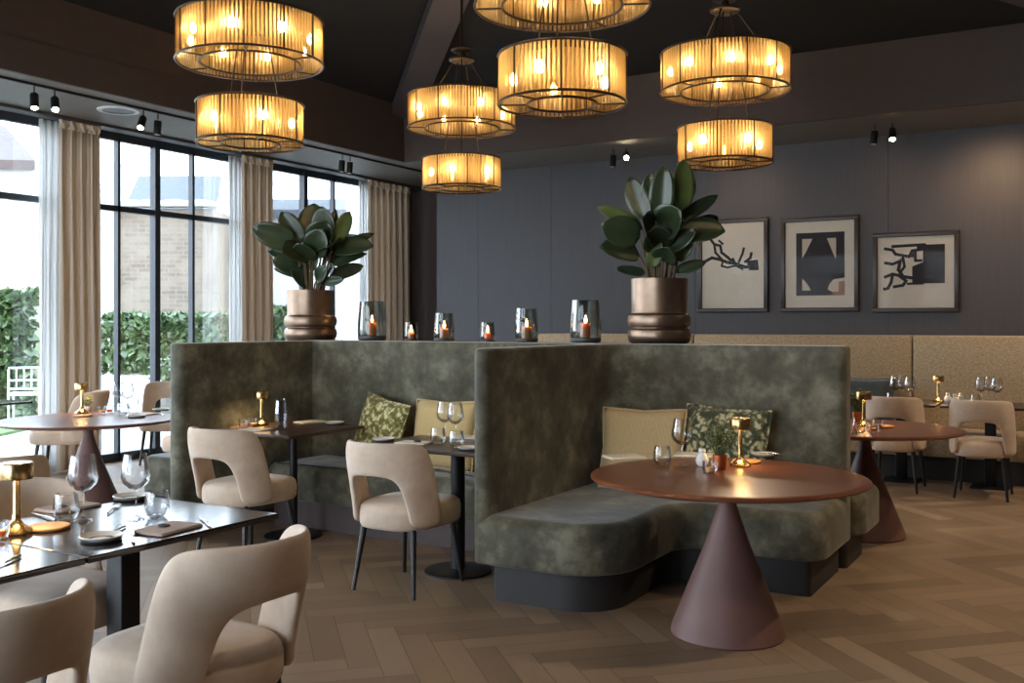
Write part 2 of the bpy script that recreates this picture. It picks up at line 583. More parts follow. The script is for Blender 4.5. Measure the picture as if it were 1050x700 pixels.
# back wall with two thin vertical panel joints, its return and the niche beyond
b = MB()
xs = [-7.96, -7.28, -6.16, -4.2, -2.0, .3, RX + .2]
for a, c in zip(xs, xs[1:]):
    b.box(a + .002, c - .002, BY, BY + .18, 0, SOF)
b.box(-7.95, RX + .2, BY + .012, BY + .17, 0, SOF)
struct(b.obj('wall_back', 'panelled_wall', smooth=0))
b = MB().box(WX - .2, -7.7, END_Y, END_Y + .2, 0, SOF).box(-7.96, -7.8, BY + .18, END_Y, 0, SOF)
struct(b.obj('wall_niche', 'taupe_paint', smooth=0))
struct(MB().box(RX, RX + .2, NY - .2, END_Y + .2, 0, SOF).obj('wall_right', 'taupe_paint', smooth=0))
FILL_WIN = [(-8.8, -5.2), (-4.8, -1.6)]  # unseen window openings added behind the camera to let in fill daylight
b = MB(); xx = WX - .2
for (a, c) in FILL_WIN:
    b.box(xx, a, NY - .2, NY, 0, SOF).box(a, c, NY - .2, NY, 3.3, SOF); xx = c
b.box(xx, RX + .2, NY - .2, NY, 0, SOF)
struct(b.obj('wall_near', 'taupe_paint', smooth=0))
for k, (a, c) in enumerate(FILL_WIN):
    fr = MB()
    for p in (a, (a + c) / 2 - .03, c - .06): fr.box(p, p + .06, NY - .12, NY - .06, 0, 3.3)
    for z in (0, 2.67, 3.22): fr.box(a, c, NY - .12, NY - .06, z, z + .07)
    o = struct(fr.obj('window_%d' % (6 + k), 'frame_dark', smooth=0))  # frame of an added fill window, out of view
    MB().box(a + .03, c - .03, NY - .095, NY - .089, .03, 3.27).obj('window_pane', 'window_glass', o, smooth=0)
    ld = bpy.data.lights.new('window_portal', 'AREA'); ld.shape = 'RECTANGLE'; ld.size = c - a - .1; ld.size_y = 3.2; ld.cycles.is_portal = True
    lo = bpy.data.objects.new('window_portal', ld); COL.objects.link(lo)
    lo.location = ((a + c) / 2, NY - .16, 1.65); lo.rotation_euler = (R(90), 0, 0)

# window wall: piers between the windows
WIN = [(-2.9, .9), (1.2, 4.9), (5.1, 6.5), (6.64, 8.98), (9.12, 11.7)]
HEAD = 3.485
b = MB()
y = NY - .2
for (a, c) in WIN:
    b.box(WX - .2, WX + .02, y, a, 0, SOF); b.box(WX - .2, WX + .02, a, c, HEAD, SOF)
    y = c
b.box(WX - .2, WX + .02, y, END_Y + .2, 0, SOF)
struct(b.obj('wall_left', 'frame_dark', smooth=0))

def window(idx, a, c, posts, wide):
    """steel framed window: frame, transom at 2.7 m, posts; panes of one window are one mesh"""
    fr = MB(); x0, x1 = WX - .05, WX + .02
    fr.box(x0, x1, a, a + .06, 0, HEAD).box(x0, x1, c - .06, c, 0, HEAD)
    fr.box(x0, x1, a, c, HEAD - .055, HEAD).box(x0, x1, a, c, 0, .09)
    fr.box(x0, x1, a, c, 2.675, 2.735)
    for p in posts: fr.box(x0, x1, p - .017, p + .017, 0, HEAD)
    for p in wide: fr.box(x0 - .01, x1 + .01, p - .036, p + .036, 0, HEAD)
    o = struct(fr.obj('window_%d' % idx, 'frame_dark', smooth=0))
    g = MB().box(WX - .04, WX - .034, a + .03, c - .03, .04, HEAD - .04)
    p = g.obj('window_pane', 'window_glass', o, smooth=0)
    return o
window(1, *WIN[0], [-1.9, -.1], [-1.0])
window(2, *WIN[1], [2.1, 4.0], [3.05])
window(3, *WIN[2], [5.42], [])
window(4, *WIN[3], [7.157, 8.18], [7.66])
window(5, *WIN[4], [10.66], [10.08])

# day-light portals: sampling helpers for the sky through the glass
for (a, c) in WIN:
    ld = bpy.data.lights.new('window_portal', 'AREA'); ld.shape = 'RECTANGLE'
    ld.size = HEAD - .1; ld.size_y = c - a - .1
    ld.cycles.is_portal = True
    lo = bpy.data.objects.new('window_portal', ld); COL.objects.link(lo)
    lo.location = (WX - .16, (a + c) / 2, HEAD / 2); lo.rotation_euler = (0, R(-90), 0)

# ------------------------------------------------------------------ curtains
def cloth(y0, y1, x, z0, z1, amp, waves, seed, gather=True):
    r = random.Random(seed); nu, nv = waves * 12 + 1, 14
    ph = [r.uniform(-.5, .5) for _ in range(waves + 1)]
    v = []
    for i in range(nu):
        u = i / (nu - 1)
        for j in range(nv):
            w = j / (nv - 1)
            a = u * waves * 2 * PI + ph[int(u * waves)] * .4
            k = amp * (.55 + .45 * (1 - w)) * (1 + .3 * math.sin(5 * u + seed))
            yy = y0 + (y1 - y0) * u + .012 * math.sin(a * 2 + seed + 3 * (1 - w))
            v.append((x + k * math.sin(a) + .01 * math.sin(3 * a + w * 4), yy, z0 + (z1 - z0) * w))
    return v, grid_faces(nu, nv)
def curtain(y0, y1, label, seed, waves=4, x=-8.86):
    t = thing('curtain', label, 'curtain', (0, 0, 0), 0, 'linen curtains at the window wall')
    v, f = cloth(y0, y1, x, .02, SOF - .12, .03, waves, seed)
    obj('linen_panel', v, f, 'linen', t, smooth=180, solid=.006)
    v, f = cloth(y0, y1, x, SOF - .12, SOF - .03, .024, waves, seed)
    obj('heading_tape', v, f, 'linen', t, smooth=180, solid=.008)
    return t
def sheer(y0, y1, label, seed, waves=3, x=-8.93):
    v, f = cloth(y0, y1, x, .02, SOF - .05, .03, waves, seed)
    o = obj('sheer_curtain', v, f, 'sheer', None, smooth=180, solid=.003)
    tag(o, label, 'curtain', 'white sheers beside the linen curtains')
curtain(6.27, 6.74, 'beige linen curtain at far left, gathered beside leftmost window', 1)
curtain(8.72, 9.24, 'beige linen curtain behind the left rubber plant, between two windows', 2)
curtain(11.12, 12.1, 'beige linen curtain in the room corner, next to the dark wall', 3, 7)
sheer(6.12, 6.34, 'narrow white sheer left of the far left linen curtain', 4)
sheer(6.68, 6.8, 'thin white sheer strip right of the far left linen curtain', 5, 2)
sheer(8.58, 8.80, 'white sheer left of the middle linen curtain', 6)
sheer(11.0, 11.2, 'white sheer left of the corner linen curtain', 7)
b = MB().box(-8.97, -8.8, NY, END_Y, SOF - .03, SOF)
struct(b.obj('trim_6', 'rail_grey', smooth=0))

# ------------------------------------------------------------------ chairs
def make_chair():
    t = thing('dining_chair', '', 'chair')
    # seat cushion: rounded plan, domed
    def sup(a, b, e, n=40):
        o = []
        for k in range(n):
            th = 2 * PI * k / n; c, s = math.cos(th), math.sin(th)
            x = a * math.copysign(abs(c) ** (2 / e), c); y = b * math.copysign(abs(s) ** (2 / e), s)
            x *= 1 + .05 * y / b
            o.append((x, y))
        return o
    plan = sup(.238, .282, 3.0); m = len(plan); v = []
    L = [(.86, .352), (.95, .357), (.99, .375), (1, .41), (1, .44), (.975, .468), (.92, .484), (.75, .493), (.4, .498)]
    for s, z in L: v += [(x * s, y * s + .03, z) for x, y in plan]
    f = [(a * m + k, a * m + (k + 1) % m, (a + 1) * m + (k + 1) % m, (a + 1) * m + k) for a in range(len(L) - 1) for k in range(m)]
    f += [tuple(range(m - 1, -1, -1)), tuple((len(L) - 1) * m + k for k in range(m))]
    obj('seat', v, f, 'beige_velvet', t, smooth=60)
    # backrest: an arch unrolled on a U-shaped plan
    pts = []
    for k in range(201):
        th = PI / 2 * 1.05 * k / 200; s, c = math.sin(th), math.cos(th)
        pts.append((.243 * abs(s) ** .72, -.275 * math.copysign(abs(c) ** .72, c)))
    acc = [0]
    for a, c in zip(pts, pts[1:]): acc.append(acc[-1] + math.dist(a, c))
    def plan_at(u):
        s = abs(u); k = next((i for i in range(1, len(acc)) if acc[i] >= s), len(acc) - 1)
        w = (s - acc[k - 1]) / max(1e-9, acc[k] - acc[k - 1])
        x = pts[k - 1][0] + (pts[k][0] - pts[k - 1][0]) * w; y = pts[k - 1][1] + (pts[k][1] - pts[k - 1][1]) * w
        dx, dy = pts[k][0] - pts[k - 1][0], pts[k][1] - pts[k - 1][1]; d = math.hypot(dx, dy)
        sg = 1 if u >= 0 else -1
        return x * sg, y, dy / d * sg, -dx / d
    O = [(-.44, .365), (-.415, .46), (-.39, .56), (-.368, .66), (-.345, .755), (-.315, .822), (-.25, .84), (-.12, .844), (0, .845)]
    I = [(-.20, .365), (-.19, .44), (-.18, .51), (-.17, .57), (-.155, .618), (-.127, .645), (-.09, .654), (-.045, .657), (0, .658)]
    O += [(-a, z) for a, z in O[-2::-1]]; I += [(-a, z) for a, z in I[-2::-1]]
    T = .021; nr = 5; loop = []
    for (ou, oz), (iu, iz) in zip(O, I):
        ring = []
        for side in (1, -1):
            for j in range(nr):
                w = j / (nr - 1)
                if side == -1: w = 1 - w
                u, z = ou + (iu - ou) * w, oz + (iz - oz) * w
                x, y, nx, ny = plan_at(u)
                rear = max(0, -y / .275)
                y -= .26 * max(0, z - .45) * rear
                k = T * (1 if 0 < w < 1 else .72)
                ring.append((x + nx * side * k, y + ny * side * k, z))
        loop.append(ring)
    m = 2 * nr; v = [p for ring in loop for p in ring]
    f = [(i * m + k, i * m + (k + 1) % m, (i + 1) * m + (k + 1) % m, (i + 1) * m + k) for i in range(len(loop) - 1) for k in range(m)]
    f += [tuple(range(m - 1, -1, -1)), tuple((len(loop) - 1) * m + k for k in range(m))]
    obj('backrest', v, f, 'beige_velvet', t, smooth=180, sub=2)
    for sx in (-1, 1):
        for sy in (-1, 1):
            bb = MB().tube([(sx * .165, .02 + sy * .185, .375), (sx * .205, .02 + sy * .235, 0)], [.019, .011], 10)
            bb.obj('leg', 'leg_black', t)
    return t
def face(dx, dy): return math.atan2(dy, dx) - PI / 2
CH = 'beige cut-out dining chairs'
def chair(x, y, d, label): return place('chair', make_chair, label, 'chair', (x, y, 0), face(*d), CH)
chair(-2.43, 2.2, (-1, .0), 'beige velvet chair in the foreground, back to viewer, at right side of black table')
chair(-2.43, 1.42, (-1, 0), 'beige chair cut off by the bottom left corner, only its back showing')
chair(-3.46, 2.42, (1, 0), 'beige chair tucked under far side of foreground black table, seat seen below it')
chair(-4.66, 4.62, (0, 1), 'beige chair at the dark square table beside the dark partition')
chair(-3.36, 4.56, (0, 1), 'beige chair with open back at the table with wine glasses, before patterned cushion')
chair(-1.58, 9.47, (0, 1), 'beige chair by back wall bench, half hidden by the right cone table')
chair(-.87, 9.42, (0, 1), 'beige chair at right edge, open back seen whole, by boucle bench')
chair(-8.42, 6.05, (-.75, -.6), 'beige chair at far left by window, turned to left window table')
chair(-8.6, 7.36, (.62, -.78), 'beige chair facing the room before the garden window, behind left cone table')
chair(-6.92, 6.3, (.1, -1), 'chair left of the dark partition, only its pale seat showing')
chair(-4.78, 3.05, (-.75, .65), 'shaded beige chair behind gold lamp at left edge')

# ------------------------------------------------------------------ banquettes
def booth(name, label, back, back_r, seat, seat_r, plinth, plinth_r, top=1.34, pmat='plinth_black', wingplinth=None, z0=.2):
    t = thing(name, label, 'banquette', (0, 0, 0), 0, 'green velvet banquettes of the central island')
    if back:
        v, f = soft_prism(fillet(back, back_r, 8), z0, top, .022, .01); obj('backrest', v, f, 'green_velvet', t)
    v, f = soft_prism(fillet(seat, seat_r, 12), .2, .455, .07, .02, 6); obj('seat', v, f, 'green_velvet', t)
    v, f = soft_prism(fillet(plinth, plinth_r, 12), 0, .2); obj('plinth', v, f, pmat, t)
    if wingplinth:
        v, f = soft_prism(fillet(wingplinth, .02, 4), 0, z0); obj('plinth', v, f, pmat, t)
    return t
t_b = 6.0
booth('banquette', 'green velvet corner banquette with curved seat, nearest one, behind round table',
      [(-2.89, 4.5), (-2.80, 4.5), (-2.80, 6.0), (-1.28, 6.0), (-1.28, 6.19), (-2.89, 6.19)], [.044, .044, .1, .05, .06, .05],
      [(-2.87, 4.49), (-2.06, 4.49), (-2.06, 5.40), (-1.27, 5.40), (-1.27, 6.1), (-2.87, 6.1)], [.04, .34, .14, .14, .03, .03],
      [(-2.80, 4.57), (-2.14, 4.57), (-2.14, 5.47), (-1.35, 5.47), (-1.35, 6.17), (-2.80, 6.17)], [.02, .27, .14, .03, .03, .03])
booth('banquette', 'green velvet banquette further left with high dark side wing, behind two tables',
      [(-5.45, 4.68), (-5.33, 4.68), (-5.33, 6.0), (-2.905, 6.0), (-2.905, 6.19), (-5.45, 6.19)], [.05, .05, .015, .04, .03, .05],
      [(-5.27, 5.43), (-2.91, 5.43), (-2.91, 6.1), (-5.27, 6.1)], [.03, .05, .03, .03],
      [(-5.25, 5.48), (-2.91, 5.48), (-2.91, 6.1), (-5.25, 6.1)], .02, pmat='plinth_brown',
      wingplinth=[(-5.43, 4.74), (-5.35, 4.74), (-5.35, 6.18), (-5.43, 6.18)], z0=.1)
booth('banquette', 'rear green velvet banquette, rounded seat end showing right of the nearest banquette',
      None, None,
      [(-2.1, 6.22), (-1.22, 6.22), (-1.22, 6.88), (-2.1, 6.88)], [.03, .1, .2, .05],
      [(-2.1, 6.22), (-1.32, 6.22), (-1.32, 6.78), (-2.1, 6.78)], [.02, .03, .12, .03])
t = thing('bench', 'low green velvet bench end left of dark partition, under left cone table', 'bench')
v, f = soft_prism(fillet([(-6.45, 5.25), (-5.47, 5.25), (-5.47, 5.86), (-6.45, 5.86)], [.12, .03, .03, .12], 8), .16, .45, .06, .02, 6)
obj('seat', v, f, 'green_velvet', t)
v, f = soft_prism(fillet([(-6.36, 5.32), (-5.48, 5.32), (-5.48, 5.8), (-6.36, 5.8)], .04, 4), 0, .16); obj('plinth', v, f, 'plinth_black', t)
# ledge behind the backs that carries pots and candles
o = MB().box(-5.8, -2.15, 6.2, 6.62, 0, 1.335, .01).obj('ledge_unit', 'ledge_dark')
tag(o, 'dark ledge behind the green banquettes carrying pots and candle glasses', 'ledge')

# long boucle bench at the back wall
t = thing('wall_bench', 'long beige boucle bench with tall back along the back wall', 'bench')
xs = [-5.88, -3.9, -1.62, .8, 3.38]
for a, c in zip(xs, xs[1:]):
    MB().box(a + .004, c - .004, 10.62, 10.96, .45, 1.352, .025).obj('back_panel', 'boucle', t)
    MB().box(a + .004, c - .004, 10.1, 10.64, .22, .46, .035).obj('seat_pad', 'boucle', t)
MB().box(-5.86, 3.36, 10.19, 10.9, 0, .22).obj('plinth', 'plinth_black', t, smooth=0)
MB().box(-5.88, 3.38, 10.96, BY - .004, 1.29, 1.35, .004).obj('back_shelf', 'boucle', t)
MB().box(-5.86, 3.36, 10.9, 10.96, 0, 1.29).obj('back_board', 'plinth_black', t, smooth=0)

# ------------------------------------------------------------------ tables
def make_cone(base):
    def mk():
        t = thing('round_table', '', 'table')
        MB().lathe([(0, .752), (.60, .752), (.642, .750), (.65, .744), (.648, .735), (.60, .722), (.3, .70), (.12, .684), (0, .684)][::-1], 72).obj('table_top', 'red_wood', t)
        MB().lathe([(0, 0), (.262, 0), (.268, .008), (.258, .045), (.185, .23), (.108, .42), (.056, .57), (.036, .64), (.038, .665), (.075, .685), (.10, .69), (0, .69)], 56).obj('cone_base', base, t)
        return t
    return mk
place('cone', make_cone('cone_base'), 'round red-brown cone table in the foreground before the nearest green banquette', 'table', (-1.534, 4.64, 0), .4, 'round cone-base tables')
place('cone', None, 'round cone-base table at left by the windows', 'table', (-6.62, 4.94, 0), .9, 'round cone-base tables')
place('cone', None, 'round cone table at right, partly hidden by the end of nearest banquette', 'table', (-1.42, 7.28, 0), .2, 'round cone-base tables')

def square_table(name, label, x0, x1, y0, y1, cx, cy, top, column, base_r, colr, h=.75, square=False, group=None):
    t = thing(name, label, 'table', (cx, cy, 0), 0, group)
    MB().box(x0 - cx, x1 - cx, y0 - cy, y1 - cy, h - .022, h, .004).obj('table_top', top, t)
    if square: MB().box(-colr, colr, -colr, colr, .012, h - .03, .006).obj('column', 'black_metal', t)
    else: MB().lathe([(0, .012), (colr, .012), (colr, h - .03), (0, h - .03)], 24).obj('column', 'black_metal', t)
    if square: MB().box(-base_r, base_r, -base_r, base_r, 0, .014, .004).obj('base_plate', 'black_metal', t)
    else: MB().lathe([(0, 0), (base_r, 0), (base_r, .01), (base_r - .012, .016), (colr + .01, .022), (0, .024)], 40).obj('base_plate', 'black_metal', t)
    MB().box(-.16, .16, -.02, .02, h - .035, h - .02).box(-.02, .02, -.16, .16, h - .035, h - .02).obj('top_bracket', 'black_metal', t, smooth=0)
    return t
square_table('dining_table', 'black table in the left foreground set with wine glasses and napkins', -3.45, -2.70, 2.015, 2.85, -3.06, 2.43, 'dark_tabletop', 1, .2, .042, square=True, group='black tables in the left foreground')
square_table('dining_table', 'black table joined on nearer side of foreground one, cut by left edge', -3.45, -2.70, 1.16, 2.007, -3.06, 1.55, 'dark_tabletop', 1, .2, .042, square=True, group='black tables in the left foreground')
square_table('dining_table', 'small dark square table with gold lamp against the dark partition', -5.24, -4.5, 4.84, 5.60, -4.84, 5.25, 'brown_tabletop', 1, .2, .028, group='small pedestal tables at the green banquettes')
square_table('dining_table', 'small dark table on round black foot, before the plain and patterned cushions', -3.82, -2.95, 4.70, 5.34, -3.30, 4.99, 'brown_tabletop', 1, .2, .042, group='small pedestal tables at the green banquettes')
square_table('dining_table', 'dark table left of the lit lamp, at the boucle bench', -2.0, -1.27, 9.56, 10.25, -1.62, 10.0, 'brown_tabletop', 1, .16, .045, square=True, group='tables along the boucle bench')
square_table('dining_table', 'dark table at right edge of the picture at the boucle bench', -1.23, -.5, 9.56, 10.25, -.86, 9.98, 'brown_tabletop', 1, .16, .045, square=True, group='tables along the boucle bench')
square_table('dining_table', 'small dark table by the leftmost window', -8.98, -8.36, 5.0, 5.66, -8.68, 5.3, 'dark_tabletop', 1, .2, .04, .77)

# ------------------------------------------------------------------ cushions
def cushion(label, mat, loc, rot, w=.46, h=.46, th=.15, pipe=None):
    n = 17; v = []
    t = thing('cushion', label, 'cushion')
    for sg in (1, -1):
        for i in range(n):
            for j in range(n):
                a, c = 2 * i / (n - 1) - 1, 2 * j / (n - 1) - 1
                pinch = 1 - .07 * (1 - abs(a * c)) * max(abs(a), abs(c)) ** 4
                d = max(0, (1 - a ** 4) * (1 - c ** 4)) ** .5
                x, z = a * w / 2 * pinch, c * h / 2 * pinch
                v.append((x, sg * th / 2 * d * (1 - .12 * (a * a + c * c)), z))
    f = grid_faces(n, n) + [tuple(q + n * n for q in r) for r in grid_faces(n, n)]
    obj('cover', v, f, mat, t, smooth=180)
    edge = [v[i * n] for i in range(n)] + [v[(n - 1) * n + j] for j in range(1, n)] + [v[i * n + n - 1] for i in range(n - 2, -1, -1)] + [v[j] for j in range(n - 2, 0, -1)]
    MB().tube(edge, .007, 6, True).obj('piping', pipe or mat, t, smooth=180)
    t.location = loc; t.rotation_euler = rot
    return t
cushion('green and cream leaf-patterned cushion leaning in corner of further banquette', 'botanical_light', (-4.50, 5.78, .69), (R(-14), R(9), R(-14)), .48, .49)
cushion('plain gold-beige cushion beside the leaf-patterned one, behind wine glasses', 'woven_gold', (-3.98, 5.84, .69), (R(-13), 0, R(2)), .52, .49)
cushion('woven sand-coloured cushion with piped edge, behind the foreground round table', 'woven_sand', (-2.45, 5.77, .70), (R(-15), 0, R(10)), .53, .50)
cushion('dark green leaf-print cushion behind the lamp on the foreground round table', 'botanical_dark', (-1.96, 5.865, .71), (R(-12), R(2), R(-4)), .54, .52)
cushion('dark teal cushion leaning on boucle bench behind glasses', 'teal_velvet', (-2.05, 10.48, .70), (R(-16), 0, 0), .56, .46)

# ------------------------------------------------------------------ chandeliers
def make_chandelier():
    t = thing('chandelier', '', 'chandelier')
    def circle(r, z, n=64): return [(r * math.cos(2 * PI * k / n), r * math.sin(2 * PI * k / n), z) for k in range(n)]
    def tier(name, r, rin, z0, z1, bars, nrod, bulbs):
        fr = MB()
        for rr, zz in ((r, z0), (r, z1), (rin, z0), (rin, z1)): fr.tube(circle(rr, zz), .008, 6, True)
        for k in range(bars):
            a = 2 * PI * (k + .15) / bars; c, s = math.cos(a), math.sin(a)
            fr.tube([(r * c, r * s, z0), (r * c, r * s, z1)], .006, 6)
            fr.tube([(rin * c, rin * s, z0), (rin * c, rin * s, z1)], .004, 6)
            if k % 2 == 0 or bars < 10:
                fr.tube([(r * c, r * s, z0), (rin * c, rin * s, z0)], .006, 6)
                fr.tube([(r * c, r * s, z1), (rin * c, rin * s, z1)], .006, 6)
        o = fr.obj(name, 'dark_bronze', t)
        rd = MB()
        for rr, nn in ((r - .012, nrod), (rin + .01, int(nrod * rin / r))):
            for k in range(nn):
                a = 2 * PI * k / nn; c, s = math.cos(a) * rr, math.sin(a) * rr
                g = PI * rr / nn * .80
                vv, ff = tube([(c, s, z0 + .006), (c, s, z1 - .006)], g, 6)
                rd.add(vv, ff[:-2])
        q = rd.obj('glass_rod_curtain', 'amber_rod_glass', o, smooth=180); q['kind'] = 'stuff'
        rb = (r + rin) / 2; zm = z0 + (z1 - z0) * .56
        for k in range(bulbs):
            a = 2 * PI * (k + .5) / bulbs
            bb = MB().lathe([(0, -.035), (.014, -.03), (.022, -.012), (.02, .01), (.010, .03), (0, .038)], 12)
            o2 = bb.obj('bulb', 'bulb_glow', o, smooth=180); o2.location = (rb * math.cos(a), rb * math.sin(a), zm)
    tier('upper_tier', .5, .343, 3.285, 3.58, 12, 112, 8)
    tier('lower_tier', .365, .20, 2.725, 3.0, 8, 84, 5)
    MB().lathe([(0, 3.90), (.09, 3.90), (.115, 3.915), (.115, 3.93), (.04, 3.95), (.03, 3.99), (.09, 4.0), (.10, 4.01), (.1, 4.02), (0, 4.03)], 32).obj('hub', 'hub_metal', t)
    MB().tube([(0, 0, 4.0), (0, 0, 4.72)], .012, 8).obj('stem', 'dark_bronze', t)
    for k in range(3):
        a = 2 * PI * k / 3 + .5; c, s = math.cos(a), math.sin(a)
        MB().tube([(.09 * c, .09 * s, 3.92), (.343 * c, .343 * s, 3.58)], .006, 6).obj('upper_hanger', 'dark_bronze', t)
        MB().tube([(.04 * c, .04 * s, 3.92), (.20 * c, .20 * s, 3.0)], .006, 6).obj('lower_hanger', 'dark_bronze', t)
    return t
CG = 'two-tier glass rod chandeliers'
for (x, y, rz, lab) in ((-5.12, 5.12, .1, 'two-tier glass rod chandelier at left, in front of the windows'),
                        (-5.13, 7.82, .6, 'smallest-looking two-tier chandelier, farthest back left of centre'),
                        (-2.66, 5.1, .35, 'large two-tier chandelier at top centre, cut by the top edge'),
                        (-2.54, 7.62, .05, 'two-tier glass rod chandelier at right, above the framed pictures')):
    place('chandelier', make_chandelier, lab, 'chandelier', (x, y, 0), rz, CG)

# ------------------------------------------------------------------ spotlights, vent
def make_spot(lit, tilt):
    def mk():
        t = thing('ceiling_spotlight', '', 'spotlight')
        MB().tube([(0, 0, 0), (0, 0, -.06)], .006, 8).obj('spot_arm', 'black_metal', t)
        R3 = Matrix.Translation((0, 0, -.07)) @ Matrix.Rotation(tilt, 4, 'Y')
        v, f = lathe([(0, -.13), (.022, -.13), (.03, -.135), (.036, -.13), (.036, -.01), (.03, 0), (0, 0)], 20)
        obj('spot_head', [R3 @ p for p in v], f, 'black_metal', t)
        v, f = lathe([(0, -.137), (.026, -.137), (.026, -.133), (0, -.133)], 20)
        obj('spot_lens', [R3 @ p for p in v], f, 'spot_glow' if lit else 'white_china', t)
        return t
    return mk
def spot_at(px, py, zt, kind, lit, tilt, label, rz=0, group='track spotlights above the windows'):
    x, y = spot(px, py, zt)
    return place(kind, make_spot(lit, tilt), label, 'spotlight', (x, y, zt), rz, group)
TX = -7.85
def track_spot(px, kind, lit, tilt, rz, label):
    r = (px - 525) / FOC; c, s = math.cos(YAW), math.sin(YAW)
    # y on the track line x = TX seen at column px
    # room -> camera: X = x c + y s ; D = -x s + y c ; X = r D
    y = (TX * c + r * TX * s) / (r * c - s)
    return place(kind, make_spot(lit, tilt), label, 'spotlight', (TX, y, SOF - .02), rz, 'track spotlights above the windows')
track_spot(35, 'spot_lit', True, R(18), R(150), 'lit black track spotlight nearest the left edge')
track_spot(56, 'spot_lit_b', True, R(34), R(150), 'lit tilted track spotlight above the far left curtain')
track_spot(147, 'spot_lit_b', True, R(30), R(120), 'lit tilted track spotlight right of the round ceiling vent')
track_spot(162, 'spot_off', False, R(5), 0, 'unlit black track spotlight left of left chandelier')
track_spot(351, 'spot_off', False, R(5), 0, 'left one of the farthest pair of track spotlights')
track_spot(359, 'spot_off', False, R(5), 0, 'right one of the farthest pair of track spotlights')
o = MB().box(TX - .012, TX + .012, NY, 11.6, SOF - .022, SOF).obj('ceiling_track', 'black_metal', smooth=0)
tag(o, 'thin black track rail on the soffit along the windows', 'track')
BYS = 10.72
def back_spot(px, kind, lit, tilt, rz, label):
    r = (px - 525) / FOC; c, s = math.cos(YAW), math.sin(YAW)
    x = (BYS * s - r * BYS * c) / (-r * s - c)
    return place(kind, make_spot(lit, tilt), label, 'spotlight', (x, BYS, SOF - .01), rz, 'spotlights before the back wall')
back_spot(642, 'spot_lit_c', True, R(62), R(115), 'glaring lit ceiling spotlight left of the right rubber plant')
back_spot(629, 'spot_off', False, R(5), 0, 'unlit ceiling spotlight beside the glaring one')
back_spot(915, 'spot_lit_d', True, R(32), R(101), 'small lit spotlight above the right-hand picture')
back_spot(897, 'spot_off', False, R(5), 0, 'unlit spotlight above the middle and right pictures')

t = thing('ceiling_vent', 'round white-rimmed ceiling vent above the windows', 'vent', (-8.13, 6.4, SOF))
MB().lathe([(.15, -.012), (.19, -.012), (.195, -.004), (.195, 0), (.15, 0)], 40).obj('rim', 'vent_white', t)
MB().lathe([(0, -.006), (.15, -.006), (.15, -.001), (0, -.001)], 32).obj('grille', 'black_metal', t)

# ------------------------------------------------------------------ table lamps and tableware
def make_lamp():
    t = thing('table_lamp', '', 'lamp')
    MB().lathe([(0, 0), (.052, 0), (.054, .006), (.048, .016), (.026, .03), (.015, .045), (.0125, .07), (.0115, .19), (0, .19)], 28).obj('base', 'gold', t)
    MB().lathe([(.046, .187), (.052, .187), (.053, .19), (.053, .238), (.05, .243), (0, .244), ], 32).obj('lamp_shade', 'gold', t)
    MB().lathe([(0, .196), (.046, .196), (.046, .201), (0, .201)], 24).obj('light_disc', 'lamp_glow', t)
    return t
def lamp(px, py, z, label): x, y = spot(px, py, z); return place('lamp', make_lamp, label, 'lamp', (x, y, z + .002), 0, 'gold cordless table lamps')
TZ = .752
lamp(17, 547, .75, 'gold table lamp at the left edge on black foreground table')
lamp(84, 424, TZ, 'gold table lamp with small flowers behind it on left cone table')
lamp(268, 436, .75, 'gold table lamp glowing against the dark partition')
lamp(759, 478, TZ, 'gold table lamp on the foreground round red-brown table')
lamp(886, 437, TZ, 'gold table lamp on right cone table beside the banquette end')
lamp(962, 412, .75, 'gold table lamp standing at the boucle bench tables')

def make_wine():
    t = thing('wine_glass', '', 'glass')
    MB().lathe([(0, 0), (.034, 0), (.035, .002), (.02, .006), (.006, .012), (.0035, .03), (.0035, .10), (.006, .108), (0, .108)], 28).obj('foot_and_stem', 'clear_glass', t)
    MB().lathe([(.004, .106), (.024, .112), (.045, .132), (.0525, .155), (.049, .185), (.0395, .238), (.0390, .239), (.0382, .238), (.0478, .185), (.0512, .155), (.044, .133), (.023, .114), (0, .109)], 32).obj('bowl', 'clear_glass', t)
    return t
def make_tumbler():
    o = MB().lathe([(0, 0), (.026, 0), (.036, .008), (.0455, .03), (.046, .05), (.039, .095), (.0385, .096), (.0375, .095), (.0445, .05), (.044, .03), (.034, .011), (0, .006)], 28).obj('tumbler', 'clear_glass')
    return o
def make_cut():
    v, f = lathe([(0, 0), (.03, 0), (.036, .01), (.038, .05), (.042, .10), (.041, .101), (.039, .1), (.035, .05), (.033, .012), (0, .008)], 20)
    v = [Vector((p.x * (1 + .05 * (k % 2)), p.y * (1 + .05 * (k % 2)), p.z)) for k, p in enumerate(v)]
    return obj('cut_glass_tumbler', v, f, 'cut_glass', smooth=10)
def wine(px, py, z, label): x, y = spot(px, py, z); return place('wine', make_wine, label, 'glass', (x, y, z + .002), 0, 'wine glasses')
def tumbler(px, py, z, label): x, y = spot(px, py, z); return place('tumbler', make_tumbler, label, 'glass', (x, y, z + .002), 0, 'water tumblers')
def make_napkin(mat):
    def mk():
        b = MB()
        for k, (w, d) in enumerate(((.105, .072), (.102, .070), (.099, .068))):
            vv, ff = soft_prism(fillet([(-w, -d), (w, -d * .98), (w * .99, d), (-w, d)], .008, 3), .0005 + k * .003, .0036 + k * .003, .001, .0008, 2)
            b.add(vv, ff)
        return b.obj('napkin', mat)
    return mk
def napkin(px, py, z, rz, label, kind='napkin_cloth'):
    x, y = spot(px, py, z); return place(kind, make_napkin(kind), label, 'napkin', (x, y, z + .001), rz, 'folded napkins')
def make_coaster():
    return MB().lathe([(0, 0), (.068, 0), (.072, .003), (.072, .009), (.069, .012), (0, .012)], 40).obj('coaster', 'coaster_wood')
